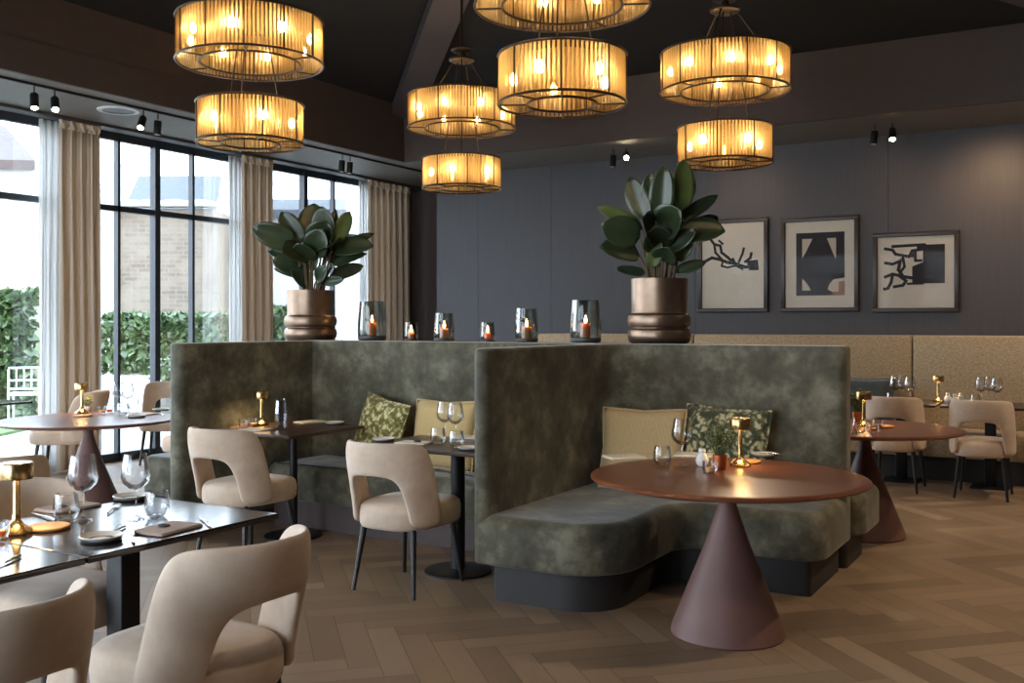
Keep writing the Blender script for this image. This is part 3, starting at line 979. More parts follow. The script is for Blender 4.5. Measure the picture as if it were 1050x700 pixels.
def coaster(px, py, z, label): x, y = spot(px, py, z); return place('coaster', make_coaster, label, 'coaster', (x, y, z + .001), 0, 'round wooden coasters')
def make_plate():
    t = thing('side_plate', '', 'plate')
    MB().lathe([(0, 0), (.045, 0), (.058, .006), (.07, .016), (.068, .018), (.055, .010), (.04, .005), (0, .005)], 36).obj('dish', 'white_china', t)
    MB().lathe([(0, -.001), (.062, -.001), (.066, .004), (.045, .006), (0, .003)], 30).obj('dark_under_rim', 'stone_dark', t)
    return t
def plate(px, py, z, label): x, y = spot(px, py, z); return place('plate', make_plate, label, 'plate', (x, y, z + .002), 0, 'small side plates')
def make_fork():
    b = MB(); b.tube([(0, -.09, .004), (0, -.03, .007), (0, .03, .006)], [.004, .003, .003], 8)
    vv, ff = soft_prism(fillet([(-.004, .03), (.004, .03), (.012, .05), (.011, .062), (-.011, .062), (-.012, .05)], .003, 3), .004, .006); b.add(vv, ff)
    for k in range(4):
        x = -.009 + k * .006; b.tube([(x, .06, .005), (x, .085, .006), (x, .1, .008)], [.0018, .0016, .001], 6)
    return b.obj('fork', 'steel')
def make_knife():
    b = MB(); b.tube([(0, -.1, .005), (0, -.05, .006), (0, .0, .005)], [.005, .0055, .004], 8)
    vv, ff = soft_prism(fillet([(-.003, 0), (.006, 0), (.009, .05), (.004, .11), (-.004, .1)], .002, 3), .003, .0055); b.add(vv, ff)
    return b.obj('knife', 'steel')
def fork(px, py, z, rz, label): x, y = spot(px, py, z); return place('fork', make_fork, label, 'fork', (x, y, z + .001), rz, 'steel forks')
def knife(px, py, z, rz, label): x, y = spot(px, py, z); return place('knife', make_knife, label, 'knife', (x, y, z + .001), rz, 'steel knives')
def make_pebble():
    v, f = lathe([(0, 0), (.012, .001), (.017, .005), (.014, .009), (0, .011)], 14)
    return obj('pebble', [(p.x * 1.4, p.y * .8, p.z) for p in v], f, 'stone_dark', smooth=180)
def pebble(px, py, z, label): x, y = spot(px, py, z); return place('pebble', make_pebble, label, 'stone', (x, y, z), .5, 'dark pebbles on napkins')
def make_salt():
    t = thing('salt_shaker', '', 'shaker')
    MB().lathe([(0, 0), (.02, 0), (.03, .014), (.033, .03), (.028, .05), (.016, .066), (0, .066)], 24).obj('body', 'white_china', t)
    MB().lathe([(0, .066), (.015, .066), (.019, .076), (.016, .088), (0, .09)], 20).obj('cap', 'white_china', t)
    return t
def salt(px, py, z, label): x, y = spot(px, py, z); return place('salt', make_salt, label, 'shaker', (x, y, z + .002), 0, 'white bulb-shaped shakers')
def make_votive():
    t = thing('tea_light', '', 'candle holder')
    MB().lathe([(0, 0), (.03, 0), (.036, .02), (.036, .055), (.034, .055), (.033, .02), (.027, .006), (0, .005)], 24).obj('glass_cup', 'clear_glass', t)
    MB().lathe([(0, .006), (.024, .006), (.024, .026), (0, .027)], 20).obj('wax', 'candle_wax', t)
    return t
def votive(px, py, z, label): x, y = spot(px, py, z); return place('votive', make_votive, label, 'candle holder', (x, y, z + .002), 0, 'small glass candle cups')
def sprig(px, py, z, label, h=.17, n=46, spread=.075, pot='copper_pot', potr=.036, poth=.07, seed=1, flower=False):
    x, y = spot(px, py, z); r = random.Random(seed)
    t = thing('potted_herb', label, 'plant', (x, y, z + .002))
    MB().lathe([(0, 0), (potr * .8, 0), (potr * .9, .004), (potr, poth), (potr * .9, poth), (potr * .85, poth * .8), (0, poth * .8)], 24).obj('pot', pot, t)
    st, lf = MB(), MB()
    for k in range(n):
        a = r.uniform(0, 2 * PI); d = spread * math.sqrt(r.random()); hh = poth + h * r.uniform(.45, 1) * (1 - .35 * d / spread)
        p0 = Vector((potr * .4 * math.cos(a), potr * .4 * math.sin(a), poth * .75)); p1 = Vector((d * math.cos(a), d * math.sin(a), hh))
        st.tube([p0, (p0 + p1) / 2 + Vector((0, 0, .01)), p1], .0012, 4)
        for q in range(5):
            c = p0.lerp(p1, .5 + .5 * q / 4); b2 = r.uniform(0, 2 * PI); L = r.uniform(.012, .024)
            dv = Vector((math.cos(b2), math.sin(b2), r.uniform(.0, .8))).normalized() * L
            sv = dv.cross(Vector((r.uniform(-1, 1), r.uniform(-1, 1), 1))).normalized() * L * .3
            lf.add([c, c + dv * .5 + sv, c + dv, c + dv * .5 - sv], [(0, 1, 2, 3)])
    st.obj('stems', 'stem_green', t)
    lf.obj('foliage', 'herb_leaf', t, smooth=0, solid=.0008)
    return t

# foreground black table
wine(85, 534, .75, 'left wine glass of the two on black foreground table')
wine(139, 532, .75, 'right wine glass of the two on black foreground table')
tumbler(161, 530, .75, 'round tumbler right of both foreground wine glasses')
tumbler(68, 533, .75, 'tumbler left of both foreground wine glasses')
coaster(50, 542, .75, 'round wooden coaster beside the foreground gold lamp')
napkin(172, 543, .75, R(96), 'pinkish folded napkin near right edge of foreground table, pebble on it')
pebble(168, 540,   .761, 'dark pebble on the nearer foreground napkin')
napkin(70, 521, .75, R(92), 'pinkish folded napkin at far side of foreground table')
pebble(63, 520,   .761, 'dark pebble on the farther foreground napkin')
plate(104, 554, .75, 'dark-rimmed side plate at the near edge of foreground table')
plate(134, 512, .75, 'dark-rimmed side plate at far end of foreground table')
fork(118, 546, .75, R(-150), 'steel fork beside the nearer foreground napkin')
knife(137, 551, .75, R(-128), 'steel knife left of the nearer foreground napkin')
fork(116, 523, .75, R(40), 'steel fork beside the farther foreground napkin')
knife(45, 531, .75, R(78), 'steel knife in front of the farther foreground napkin')
knife(212, 537, .75, R(-120), 'steel knife right of the nearer foreground napkin')
votive(-2, 552, .75, 'small glass cup cut by the left edge beside foreground lamp')
knife(4, 579, .75, R(-150), 'steel knife on the nearer black table at left edge')
# left cone table
sprig(90, 423, TZ, 'small flower posy in pot behind the lamp on left cone table', .10, 26, .045, pot='white_china', potr=.028, poth=.05, seed=3)
coaster(85, 427, TZ, 'wooden coaster under the lamp on left cone table')
votive(105, 424, TZ, 'left yellowish candle cup on left cone table')
votive(112, 423, TZ, 'right yellowish candle cup on left cone table')
wine(121, 421, TZ, 'leftmost wine glass on left cone table')
wine(131, 423, TZ, 'rightmost wine glass on left cone table')
tumbler(137, 420, TZ, 'tumbler behind the wine glasses on left cone table')
tumbler(126, 426, TZ, 'tumbler in front of the wine glasses on left cone table')
napkin(150, 425, TZ, R(100), 'pale napkin on left cone table near its right rim', 'napkin_white')
plate(140, 428, TZ, 'side plate on left cone table before the napkin')
plate(165, 421, TZ, 'side plate at the right rim of left cone table')
fork(166, 425.5, TZ, R(60), 'fork on left cone table')
# square table at the partition
x, y = spot(288, 440, .75)
place('cut', make_cut, 'lower cut-glass tumbler of the stack by partition lamp', 'glass', (x, y, .752), 0, 'cut-glass tumblers stacked by lamp')
place('cut', None, 'upper cut-glass tumbler upturned on the lower one', 'glass', (x, y, .752 + .206), 0, 'cut-glass tumblers stacked by lamp').rotation_euler = (PI, 0, 0)
coaster(247, 439, .75, 'wooden coaster left of the partition table lamp')
votive(250, 438, .764, 'left small glass cup beside the partition table lamp')
votive(260, 437.5, .75, 'right small glass cup beside the partition table lamp')
napkin(262, 441, .75, R(5), 'white napkin at the front edge of partition table', 'napkin_white')
napkin(318, 433, .75, R(75), 'pale napkin at the right corner of partition table', 'napkin_white')
plate(343, 435, .75, 'side plate at the right tip of partition table')
# pedestal table
napkin(425, 454.5, .75, R(8), 'white napkin behind the open-backed chair on pedestal table', 'napkin_white')
pebble(428, 453,   .761, 'dark pebble on the pedestal table napkin')
plate(393, 452, .75, 'side plate at left edge of the pedestal table')
wine(456, 451, .75, 'left wine glass on the pedestal table')
wine(467, 453, .75, 'right wine glass on the pedestal table')
tumbler(449, 455, .75, 'left tumbler on the pedestal table')
tumbler(468, 459, .75, 'right tumbler on the pedestal table')
napkin(481, 449, .75, R(5), 'white napkin at far side of pedestal table by green partition end', 'napkin_white')
plate(481, 461, .75, 'side plate at the right of pedestal table')
# foreground round table
napkin(640, 469, TZ, R(50), 'white folded napkin at left rim of foreground round table', 'napkin_white')
tumbler(679, 477, TZ, 'tumbler in front of the sand cushion on foreground round table')
wine(699, 478, TZ, 'wine glass on the foreground round table')
salt(720, 478, TZ, 'white bulb-shaped shaker on the foreground round table')
votive(728, 484.5, TZ, 'small glass cup between shaker and copper pot on the foreground round table')
sprig(738, 481, TZ, 'green sprigs in a copper pot on the foreground round table', .19, 60, .085, seed=5)
coaster(766, 474, TZ, 'wooden coaster behind the lamp on the foreground round table')
plate(783, 468, TZ, 'white side plate at the back of foreground round table')
knife(786, 466, TZ + .012, R(70), 'dark-looking knife on the side plate of foreground round table')
napkin(712, 467, TZ, R(10), 'white napkin behind the shaker on foreground round table', 'napkin_white')
# right cone table
sprig(879, 432, TZ, 'olive-green sprigs in a pot beside the banquette end on right cone table', .20, 50, .07, seed=9)
votive(896, 443, TZ, 'left glass candle cup on right cone table')
votive(900, 439, TZ, 'right glass candle cup on right cone table')
coaster(906, 438, TZ, 'wooden coaster on right cone table')
tumbler(881, 444, TZ, 'tumbler on right cone table at the banquette edge')
# back bench tables
for px, py, k, lab in ((918, 412, wine, 'leftmost wine glass on the back bench table'), (926, 411, wine, 'second wine glass from left on back bench table'),
                       (933, 413, wine, 'rightmost wine glass left of the back bench lamp'), (914, 414, tumbler, 'tumbler before the back bench wine glasses'),
                       (1006, 414, wine, 'leftmost wine glass on the far right bench table'), (1015, 413, wine, 'middle wine glass on the far right bench table'),
                       (1022, 415, wine, 'rightmost wine glass on the far right bench table'), (1000, 416, tumbler, 'tumbler on the far right bench table')):
    k(px, py, .75, lab)
napkin(934, 413.5, .75, R(5), 'white napkin before glasses on left bench table', 'napkin_white')
napkin(1022, 417, .75, R(5), 'white napkin on the far right bench table', 'napkin_white')
napkin(1003, 418, .75, R(5), 'white napkin at left side of the far right bench table', 'napkin_white')
salt(972, 413, .75, 'left white shaker right of the bench lamp')
salt(979, 414, .75, 'middle white shaker right of the bench lamp')
salt(985, 413, .75, 'right white shaker right of the bench lamp')

# ------------------------------------------------------------------ hurricane candles on the ledge
def make_hurricane(r, h):
    def mk():
        t = thing('candle_lantern', '', 'candle holder')
        MB().lathe([(0, 0), (r * .86, 0), (r * .97, h * .04), (r * .98, h * .10), (r * .97, h * .12), (0, h * .12)], 32).obj('smoky_base', 'stone_dark', t)
        MB().lathe([(r * .97, h * .11), (r, h * .25), (r * .97, h * .5), (r * .86, h), (r * .845, h), (r * .955, h * .5), (r * .985, h * .25), (r * .95, h * .12)], 36).obj('smoked_glass', 'smoke_glass', t)
        cr = min(.036, r * .42); ch = h * .34
        c = MB().lathe([(0, h * .12), (cr, h * .12), (cr, h * .12 + ch), (cr * .8, h * .12 + ch - .003), (0, h * .12 + ch - .006)], 24).obj('candle', 'candle_wax', t)
        z = h * .12 + ch
        MB().tube([(0, 0, z - .006), (0, 0, z + .008)], .0015, 5).obj('wick', 'stone_dark', c)
        MB().lathe([(0, z + .002), (.007, z + .008), (.0095, z + .018), (.006, z + .036), (0, z + .058)], 12).obj('flame', 'flame_glow', c, smooth=180)
        return t
    return mk
def ledge_x(px, y):
    r = (px - 525) / FOC; c, s = math.cos(YAW), math.sin(YAW)
    return (y * s - r * y * c) / (-r * s - c)
for px, y, r, h, kind, lab in ((381.5, 6.42, .118, .315, 'hl', 'large smoked candle glass next to the left rubber plant'),
                               (421.5, 6.3, .055, .145, 'hs', 'small candle glass between the left large and the medium one'),
                               (455.5, 6.3, .078, .215, 'hm', 'medium smoked candle glass left of centre'),
                               (500, 6.3, .055, .145, 'hs', 'small candle glass right of the medium one'),
                               (540, 6.3, .085, .245, 'hm2', 'tall medium smoked candle glass left of the rightmost large one'),
                               (600.5, 6.36, .112, .30, 'hl2', 'large smoked candle glass next to the right rubber plant')):
    place(kind, make_hurricane(r, h), lab, 'candle holder', (ledge_x(px, y), y, 1.337), 0, 'smoked candle glasses on the ledge')

# ------------------------------------------------------------------ rubber plants
def rubber_plant(px, y, label, seed, leaves, ph=.4, pr=.20, zs=1.0, ws=1.0):
    x = ledge_x(px, y); t = thing('potted_rubber_plant', label, 'plant', (x, y, 1.337), YAW, 'rubber plants in bronze pots')
    MB().lathe([(0, 0), (pr * .93, 0), (pr * 1.02, .02), (pr * 1.06, .055), (pr * 1.02, .09), (pr * .93, .105), (pr * .93, .108), (pr * 1.02, .122), (pr * 1.06, .155), (pr * 1.02, .19), (pr * .93, .206),
                (pr * .92, .215), (pr * .94, ph - .01), (pr * .94, ph), (pr * .90, ph), (pr * .88, ph - .03), (pr * .88, ph - .06), (0, ph - .06)], 56).obj('pot', 'bronze', t)
    MB().lathe([(0, ph - .055), (pr * .87, ph - .055), (pr * .87, ph - .04), (0, ph - .03)], 28).obj('soil', 'soil', t)
    st, la, lb = MB(), MB(), MB()
    r = random.Random(seed)
    for (lx, lz, dx, dz, L, w, dep, light) in leaves:
        lz *= zs; w *= ws; lx *= 1.15
        # leaf base at (lx, lz) on a stem, tip direction (dx, dz), depth lean dep
        base = Vector((lx, r.uniform(-.06, .06), ph + lz))
        d = Vector((dx, dep, dz)).normalized()
        side = d.cross(Vector((0, -1, .25))).normalized(); nor = side.cross(d)
        nu, nv = 9, 7; v = []
        roll = r.uniform(-.5, .5)
        s2 = (side * math.cos(roll) + nor * math.sin(roll)); n2 = s2.cross(d)
        for i in range(nu):
            u = i / (nu - 1); ww = w * max(.02, 1 - abs(2 * (u ** .9) - 1) ** 2.3) ** .62 * (1 - .12 * u)
            for j in range(nv):
                c = 2 * j / (nv - 1) - 1
                v.append(base + d * (L * u) + s2 * (c * ww / 2) + n2 * (abs(c) ** 1.3 * ww * .13 - .06 * L * u * u))
        (lb if light else la).add(v, grid_faces(nu, nv))
        s0 = Vector((lx * .45, 0, ph - .05))
        st.tube([s0, s0.lerp(base, .55) + Vector((0, 0, .03)), base, base + d * .03], [.010, .008, .005, .004], 6)
    st.obj('stems', 'stem_brown', t)
    la.obj('foliage', 'rubber_leaf', t, smooth=180, solid=.002)
    if lb.v: lb.obj('pale_leaves', 'rubber_leaf_light', t, smooth=180, solid=.002)
    return t
# leaf: base x, base height above pot, direction x, z, length, width, toward(-)/away(+), light?
LA = [(-.06, .30, -.5, .8, .30, .16, -.2, 0), (.0, .34, .05, 1, .30, .19, .25, 0), (.02, .30, .6, .7, .24, .20, -.5, 0), (-.1, .30, -1, .35, .36, .18, -.3, 0),
      (-.04, .22, -.5, .1, .26, .20, -.9, 0), (-.08, .2, -1, .3, .32, .10, .2, 0), (-.06, .14, -1, .3, .26, .16, -.4, 0), (-.05, .08, -1, .35, .3, .07, .3, 0),
      (.0, .12, .25, .9, .24, .10, -.3, 0), (.04, .06, .5, .5, .2, .12, -.6, 0), (-.02, .04, -.5, .55, .2, .13, -.5, 0),
      (.14, .32, .1, 1, .28, .07, .2, 0), (.17, .30, .45, .9, .30, .12, .1, 1), (.18, .27, 1, .45, .34, .07, .2, 0), (.16, .26, 1, .1, .36, .17, -.35, 0),
      (.13, .26, .2, .1, .26, .2, -.9, 0), (.12, .2, .1, 1, .2, .07, -.2, 0), (.16, .16, 1, .38, .30, .09, -.1, 0), (.14, .1, 1, .3, .28, .10, .2, 0),
      (.1, .05, .8, .1, .2, .07, -.4, 0), (.08, .3, -.3, .9, .3, .16, .5, 0), (.1, .2, .7, .4, .26, .18, .4, 0), (-.1, .28, -.7, .6, .28, .17, .5, 0),
      (.02, .22, .3, .6, .26, .2, -.4, 0), (-.02, .18, -.2, .5, .22, .19, -.6, 0), (.12, .34, -.15, .9, .26, .18, -.3, 0)]
rubber_plant(318.5, 6.33, 'rubber plant in ringed bronze pot at left, before the windows', 3, LA, .41, .205, 1.3, 1.25)
LB = [(-.08, .40, -.35, .9, .32, .15, .1, 0), (.0, .42, .05, 1, .34, .16, -.2, 0), (.12, .46, .1, 1, .36, .15, .1, 1), (.08, .44, .6, .9, .34, .12, .3, 0),
      (.12, .40, .9, .6, .32, .09, .0, 0), (-.1, .34, -1, .5, .34, .10, -.1, 1), (-.12, .28, -.9, .25, .3, .2, -.4, 0), (-.05, .28, -.3, .35, .28, .22, -.9, 0),
      (.0, .34, .3, .3, .28, .22, -.9, 0), (.1, .3, .8, .05, .34, .22, -.5, 0), (-.12, .16, -1, .2, .3, .18, -.4, 0), (.0, .2, -.2, .4, .26, .2, -.7, 0),
      (.05, .2, .5, .4, .24, .12, -.5, 0), (.1, .12, .4, .7, .2, .10, -.3, 1), (-.05, .08, .2, .8, .2, .1, -.4, 1), (-.08, .04, -1, .15, .22, .06, -.2, 0),
      (.1, .05, .9, .3, .22, .08, -.2, 0), (-.02, .36, -.5, .7, .3, .18, .5, 0), (.06, .3, .2, .9, .3, .18, .5, 0), (.02, .12, .0, .3, .2, .16, -.8, 0),
      (-.04, .44, -.12, 1, .28, .13, -.3, 0), (.16, .3, .9, .5, .3, .12, .3, 0)]
rubber_plant(676, 6.42, 'rubber plant in ringed bronze pot at right, before the framed pictures', 8, LB, .44, .205, 1.0, 1.15)

# ------------------------------------------------------------------ framed pictures on the back wall
def picture(px0, px1, z0, z1, label):
    x0, x1 = ledge_x(px0, BY - .02), ledge_x(px1, BY - .02)
    t = thing('framed_picture', label, 'picture', ((x0 + x1) / 2, BY - .004, (z0 + z1) / 2), 0, 'framed prints on the back wall')
    w, h = (x1 - x0) / 2, (z1 - z0) / 2; k = .05
    fr = MB()
    for r in ((-w, w, h - k, h), (-w, w, -h, -h + k), (-w, -w + k, -h + k, h - k), (w - k, w, -h + k, h - k)):
        fr.box(r[0], r[1], -.045, 0, r[2], r[3], .006)
    fr.obj('picture_frame', 'frame_wood', t)
    MB().box(-w + k * .8, w - k * .8, -.018, -.004, -h + k * .8, h - k * .8).obj('mount_board', 'art_paper', t, smooth=0)
    MB().box(-w + k * .9, w - k * .9, -.032, -.030, -h + k * .9, h - k * .9).obj('picture_glass', 'picture_glass', t, smooth=0)
    return t, w - k, h - k
def flat(poly, y, th=.002):
    m = len(poly)
    v = [(p[0], y, p[1]) for p in poly] + [(p[0], y + th, p[1]) for p in poly]
    f = [tuple(range(m)), tuple(range(2 * m - 1, m - 1, -1))] + [(k, (k + 1) % m, m + (k + 1) % m, m + k) for k in range(m)]
    return v, f
def line_art(b, pts, r):
    for p, q in zip(pts, pts[1:]):
        d = Vector((q[0] - p[0], q[1] - p[1])); L = d.length; d.normalize(); n = Vector((-d.y, d.x)) * r; e = d * r * .7
        b.add(*flat([(p[0] - e.x + n.x, p[1] - e.y + n.y), (p[0] - e.x - n.x, p[1] - e.y - n.y), (q[0] + e.x - n.x, q[1] + e.y - n.y), (q[0] + e.x + n.x, q[1] + e.y + n.y)], -.0205 - .0001 * (len(b.f) % 7)))
def zpic(py, px):   # height on the back wall at photo pixel
    x = ledge_x(px, BY); D = -x * math.sin(YAW) + BY * math.cos(YAW)
    return EYE + (HOR - py) * D / FOC
t, w, h = picture(716, 788, zpic(320.3, 752), zpic(224.5, 752), 'framed print of dark branching strokes, leftmost of three, partly behind the rubber plant')
b = MB()
S = lambda a, c: (-w + 2 * w * a, h - 2 * h * c)
for ln, r in (([(.05, .44), (.16, .40), (.28, .42), (.42, .46), (.55, .48), (.7, .52), (.85, .52)], .018),
              ([(.12, .16), (.2, .24), (.3, .26), (.32, .34), (.42, .40), (.5, .46)], .016), ([(.2, .24), (.22, .34), (.32, .42)], .014),
              ([(.34, .45), (.32, .5), (.42, .52), (.55, .5)], .012), ([(.6, .46), (.66, .36), (.68, .3)], .014), ([(.5, .42), (.56, .5), (.66, .54)], .016),
              ([(.7, .46), (.78, .42), (.8, .36)], .016), ([(.28, .2), (.34, .24)], .012)):
    line_art(b, [S(*p) for p in ln], r)
b.add(*flat([S(.72, .45), S(.9, .44), S(.92, .56), S(.76, .56)], -.0225))
b.obj('print_strokes', 'art_ink', t, smooth=0)
t, w, h = picture(801, 881, zpic(319.8, 841), zpic(222.3, 841), 'framed print of one tall dark hull-like block, middle one of three')
b = MB()
b.add(*flat([S(.16, .13), S(.86, .13), S(.86, .86), S(.16, .86)], -.0205)); b.obj('print_field', 'art_ink', t, smooth=0)
b = MB()
for poly in ([(.25, .2), (.40, .2), (.30, .36), (.25, .42)], [(.61, .2), (.74, .2), (.74, .44), (.70, .38)], [(.25, .66), (.32, .72), (.38, .80), (.25, .80)],
             [(.64, .74), (.70, .68), (.86, .66), (.86, .73), (.78, .74), (.78, .86), (.68, .82), (.62, .79)]):
    b.add(*flat([S(*p) for p in poly], -.0225))
b.obj('print_gaps', 'art_board', t, smooth=0)
MB().add(*flat([S(.78, .70), S(.86, .70), S(.86, .86), S(.69, .86), S(.69, .82), S(.78, .82)], -.0235)).obj('print_corner', 'art_ochre', t, smooth=0)
t, w, h = picture(895, 984, zpic(320.4, 940), zpic(237.6, 940), 'framed print of black square and winding lines, rightmost one of three')
b = MB()
b.add(*flat([S(.52, .12), S(.88, .12), S(.88, .66), S(.46, .66), S(.46, .42), S(.60, .36), S(.60, .2), S(.52, .18)], -.0205))
for ln, r in (([(.10, .16), (.2, .18), (.24, .24), (.42, .28), (.46, .2), (.6, .18), (.62, .12), (.2, .13)], .016), ([(.1, .36), (.2, .38), (.3, .34), (.34, .3)], .016),
              ([(.3, .34), (.28, .46), (.34, .56), (.46, .58)], .018), ([(.34, .3), (.36, .42), (.3, .5)], .014), ([(.1, .56), (.2, .52), (.28, .54), (.38, .62), (.34, .68), (.22, .70)], .016),
              ([(.2, .54), (.18, .64), (.14, .72), (.09, .73)], .016), ([(.46, .28), (.5, .22), (.5, .34), (.58, .34)], .014), ([(.4, .66), (.6, .66)], .012)):
    line_art(b, [S(*p) for p in ln], r)
b.obj('print_strokes', 'art_ink', t, smooth=0)

# ------------------------------------------------------------------ outside
struct(MB().box(-60, WX - .2, -20, 70, -.2, -.02).obj('ground', 'paving', smooth=0))
cdir = lambda px, D: (((px - 525) / FOC * D) * math.cos(YAW) - D * math.sin(YAW), ((px - 525) / FOC * D) * math.sin(YAW) + D * math.cos(YAW))
def hz(py, D): return EYE + (HOR - py) * D / FOC
def leafy(name, label, cat, p0, p1, depth, z0, z1, seed, mat='hedge_leaf', n=2600):
    r = random.Random(seed); t = thing(name, label, cat, ((p0[0] + p1[0]) / 2, (p0[1] + p1[1]) / 2, z0))
    ax = Vector((p1[0] - p0[0], p1[1] - p0[1], 0)); L = ax.length; ax.normalize(); nr = Vector((-ax.y, ax.x, 0))
    H = z1 - z0; core = MB()
    o = fillet([(-L / 2 + .12, -depth / 2 + .12), (L / 2 - .12, -depth / 2 + .12), (L / 2 - .12, depth / 2 - .12), (-L / 2 + .12, depth / 2 - .12)], .1, 3)
    v, f = soft_prism(o, 0, H - .12, .1, 0, 3); v = [ax * p[0] + nr * p[1] + Vector((0, 0, p[2])) for p in v]
    obj('core', v, f, mat, t)
    lf = MB()
    for k in range(n):
        a, d, z = r.uniform(-L / 2, L / 2), r.choice((-1, -1, 1)) * (depth / 2 - r.random() * .14), r.uniform(0, H)
        if r.random() < .25: d = r.uniform(-depth / 2, depth / 2); z = H - r.random() * .14
        c = ax * a + nr * d + Vector((0, 0, z)); s = r.uniform(.06, .14)
        q1 = Vector((r.gauss(0, 1), r.gauss(0, 1), r.gauss(0, 1))).normalized() * s; q2 = q1.cross(Vector((r.gauss(0, 1), r.gauss(0, 1), r.gauss(0, 1)))).normalized() * s * .6
        lf.add([c - q1, c + q2, c + q1, c - q2], [(0, 1, 2, 3)])
    lf.obj('foliage', mat, t, smooth=0)
    return t
def slab(p0, p1, th, z0, z1, name, mat, parent=None, origin=(0, 0, 0)):
    ax = Vector((p1[0] - p0[0], p1[1] - p0[1], 0)); L = ax.length; ax.normalize(); nr = Vector((-ax.y, ax.x, 0)) * th
    a, c = Vector((p0[0], p0[1], 0)), Vector((p1[0], p1[1], 0))
    v = [p + Vector((0, 0, z)) - Vector(origin) for z in (z0, z1) for p in (a, c, c + nr, a + nr)]
    return obj(name, v, [(3, 2, 1, 0), (4, 5, 6, 7), (0, 1, 5, 4), (1, 2, 6, 5), (2, 3, 7, 6), (3, 0, 4, 7)], mat, parent, smooth=0)
leafy('hedge', 'clipped green hedge seen through the middle window, before the brick wall', 'hedge', cdir(112, 21), cdir(250, 21), 1.0, .45, hz(322, 21), 11)
slab(cdir(100, 19.8), cdir(400, 19.8), -.4, -.02, .45, 'garden_kerb', 'garden_white')
bpy.data.objects['garden_kerb']['label'] = 'low white planter edging in front of the garden hedge'; bpy.data.objects['garden_kerb']['category'] = 'planter'
leafy('hedge', 'green hedge at the left edge outside leftmost window', 'hedge', cdir(-30, 16), cdir(48, 16), 1.0, -.02, hz(300, 16), 12)
leafy('shrub', 'green shrub outside the window behind the left rubber plant', 'shrub', cdir(276, 21.5), cdir(304, 21.5), 1.0, -.02, hz(316, 21.5), 13, n=1200)
o = slab(cdir(-60, 15), cdir(60, 15), -4, -.02, .02, 'lawn', 'lawn'); o['kind'] = 'stuff'; o['label'] = 'strip of lawn outside the leftmost window'
D = 25
t = thing('brick_building', 'old pale brick building with slate roof seen through the middle window', 'building', (*cdir(165, D), 0))
og = tuple(t.location)
slab(cdir(116, D), cdir(218, D), 6, 0, hz(214, D), 'brick_facade', 'old_brick', t, og)
p = [cdir(126, D + 1.0), cdir(220, D + 1.0), cdir(228, D + 5), cdir(142, D + 5)]
v = [(p[0][0], p[0][1], hz(212, D)), (p[1][0], p[1][1], hz(212, D)), (p[2][0], p[2][1], hz(180, D + 5)), (p[3][0], p[3][1], hz(180, D + 5))]
v += [(a, c, z - .25) for a, c, z in v]
obj('slate_roof', [Vector(q) - Vector(og) for q in v], [(0, 1, 2, 3), (7, 6, 5, 4), (0, 4, 5, 1), (1, 5, 6, 2), (2, 6, 7, 3), (3, 7, 4, 0)], 'slate', t, smooth=0)
slab(cdir(108, D - .2), cdir(117, D - .2), .8, 0, hz(166, D), 'chimney_stack', 'render_white', t, og)
cap = MB()
for k in range(9):
    x, y = cdir(120 + k * 12, D - .1); z = hz(212, D)
    cap.box(x - og[0] - .22, x - og[0] + .22, y - og[1] - .2, y - og[1] + .2, z - .02, z + .1 + .05 * (k % 2), .03)
cap.obj('coping_stone', 'paving', t)
D = 30
t = thing('white_house', 'white rendered house with clay roof outside leftmost window', 'building', (*cdir(10, D), 0)); og = tuple(t.location)
slab(cdir(-60, D), cdir(34, D), 8, 0, hz(164, D), 'wall_face', 'render_white', t, og)
p0, p1 = cdir(-60, D - .3), cdir(36, D - .3); p2, p3 = cdir(4, D + 5), cdir(-60, D + 5)
v = [(p0[0], p0[1], hz(164, D)), (p1[0], p1[1], hz(166, D)), (p2[0], p2[1], hz(128, D + 5)), (p3[0], p3[1], hz(128, D + 5))]
v += [(a, c, z - .3) for a, c, z in v]
obj('clay_roof', [Vector(q) - Vector(og) for q in v], [(0, 1, 2, 3), (7, 6, 5, 4), (0, 4, 5, 1), (1, 5, 6, 2), (2, 6, 7, 3), (3, 7, 4, 0)], 'roof_clay', t, smooth=0)
for (a, c, y0, y1) in ((9, 24, 187, 205), (11, 28, 224, 252), (-16, -2, 187, 205), (-14, 0, 224, 252)):
    fr = slab(cdir(a, D - .12), cdir(c, D - .12), .16, hz(y1, D), hz(y0, D), 'house_window', 'render_white', t, og)
    dx = (c - a) * .12
    slab(cdir(a + dx, D - .15), cdir(c - dx, D - .15), .05, hz(y1 - 2, D), hz(y0 + 2, D), 'pane', 'house_glass', fr, (0, 0, 0)).location = (-og[0], -og[1], 0)
D = 27
t = thing('pale_building', 'pale building with low roof ridge outside the window behind left rubber plant', 'building', (*cdir(330, D), 0)); og = tuple(t.location)
slab(cdir(268, D), cdir(352, D), 7, 0, hz(216, D), 'wall_face', 'render_white', t, og)
p = [cdir(264, D - .3), cdir(356, D - .3), cdir(356, D + 4), cdir(264, D + 4)]
v = [(p[0][0], p[0][1], hz(216, D)), (p[1][0], p[1][1], hz(216, D)), (p[2][0], p[2][1], hz(204, D + 4)), (p[3][0], p[3][1], hz(204, D + 4))]
v += [(a, c, z - .25) for a, c, z in v]
obj('slate_roof', [Vector(q) - Vector(og) for q in v], [(0, 1, 2, 3), (7, 6, 5, 4), (0, 4, 5, 1), (1, 5, 6, 2), (2, 6, 7, 3), (3, 7, 4, 0)], 'slate', t, smooth=0)
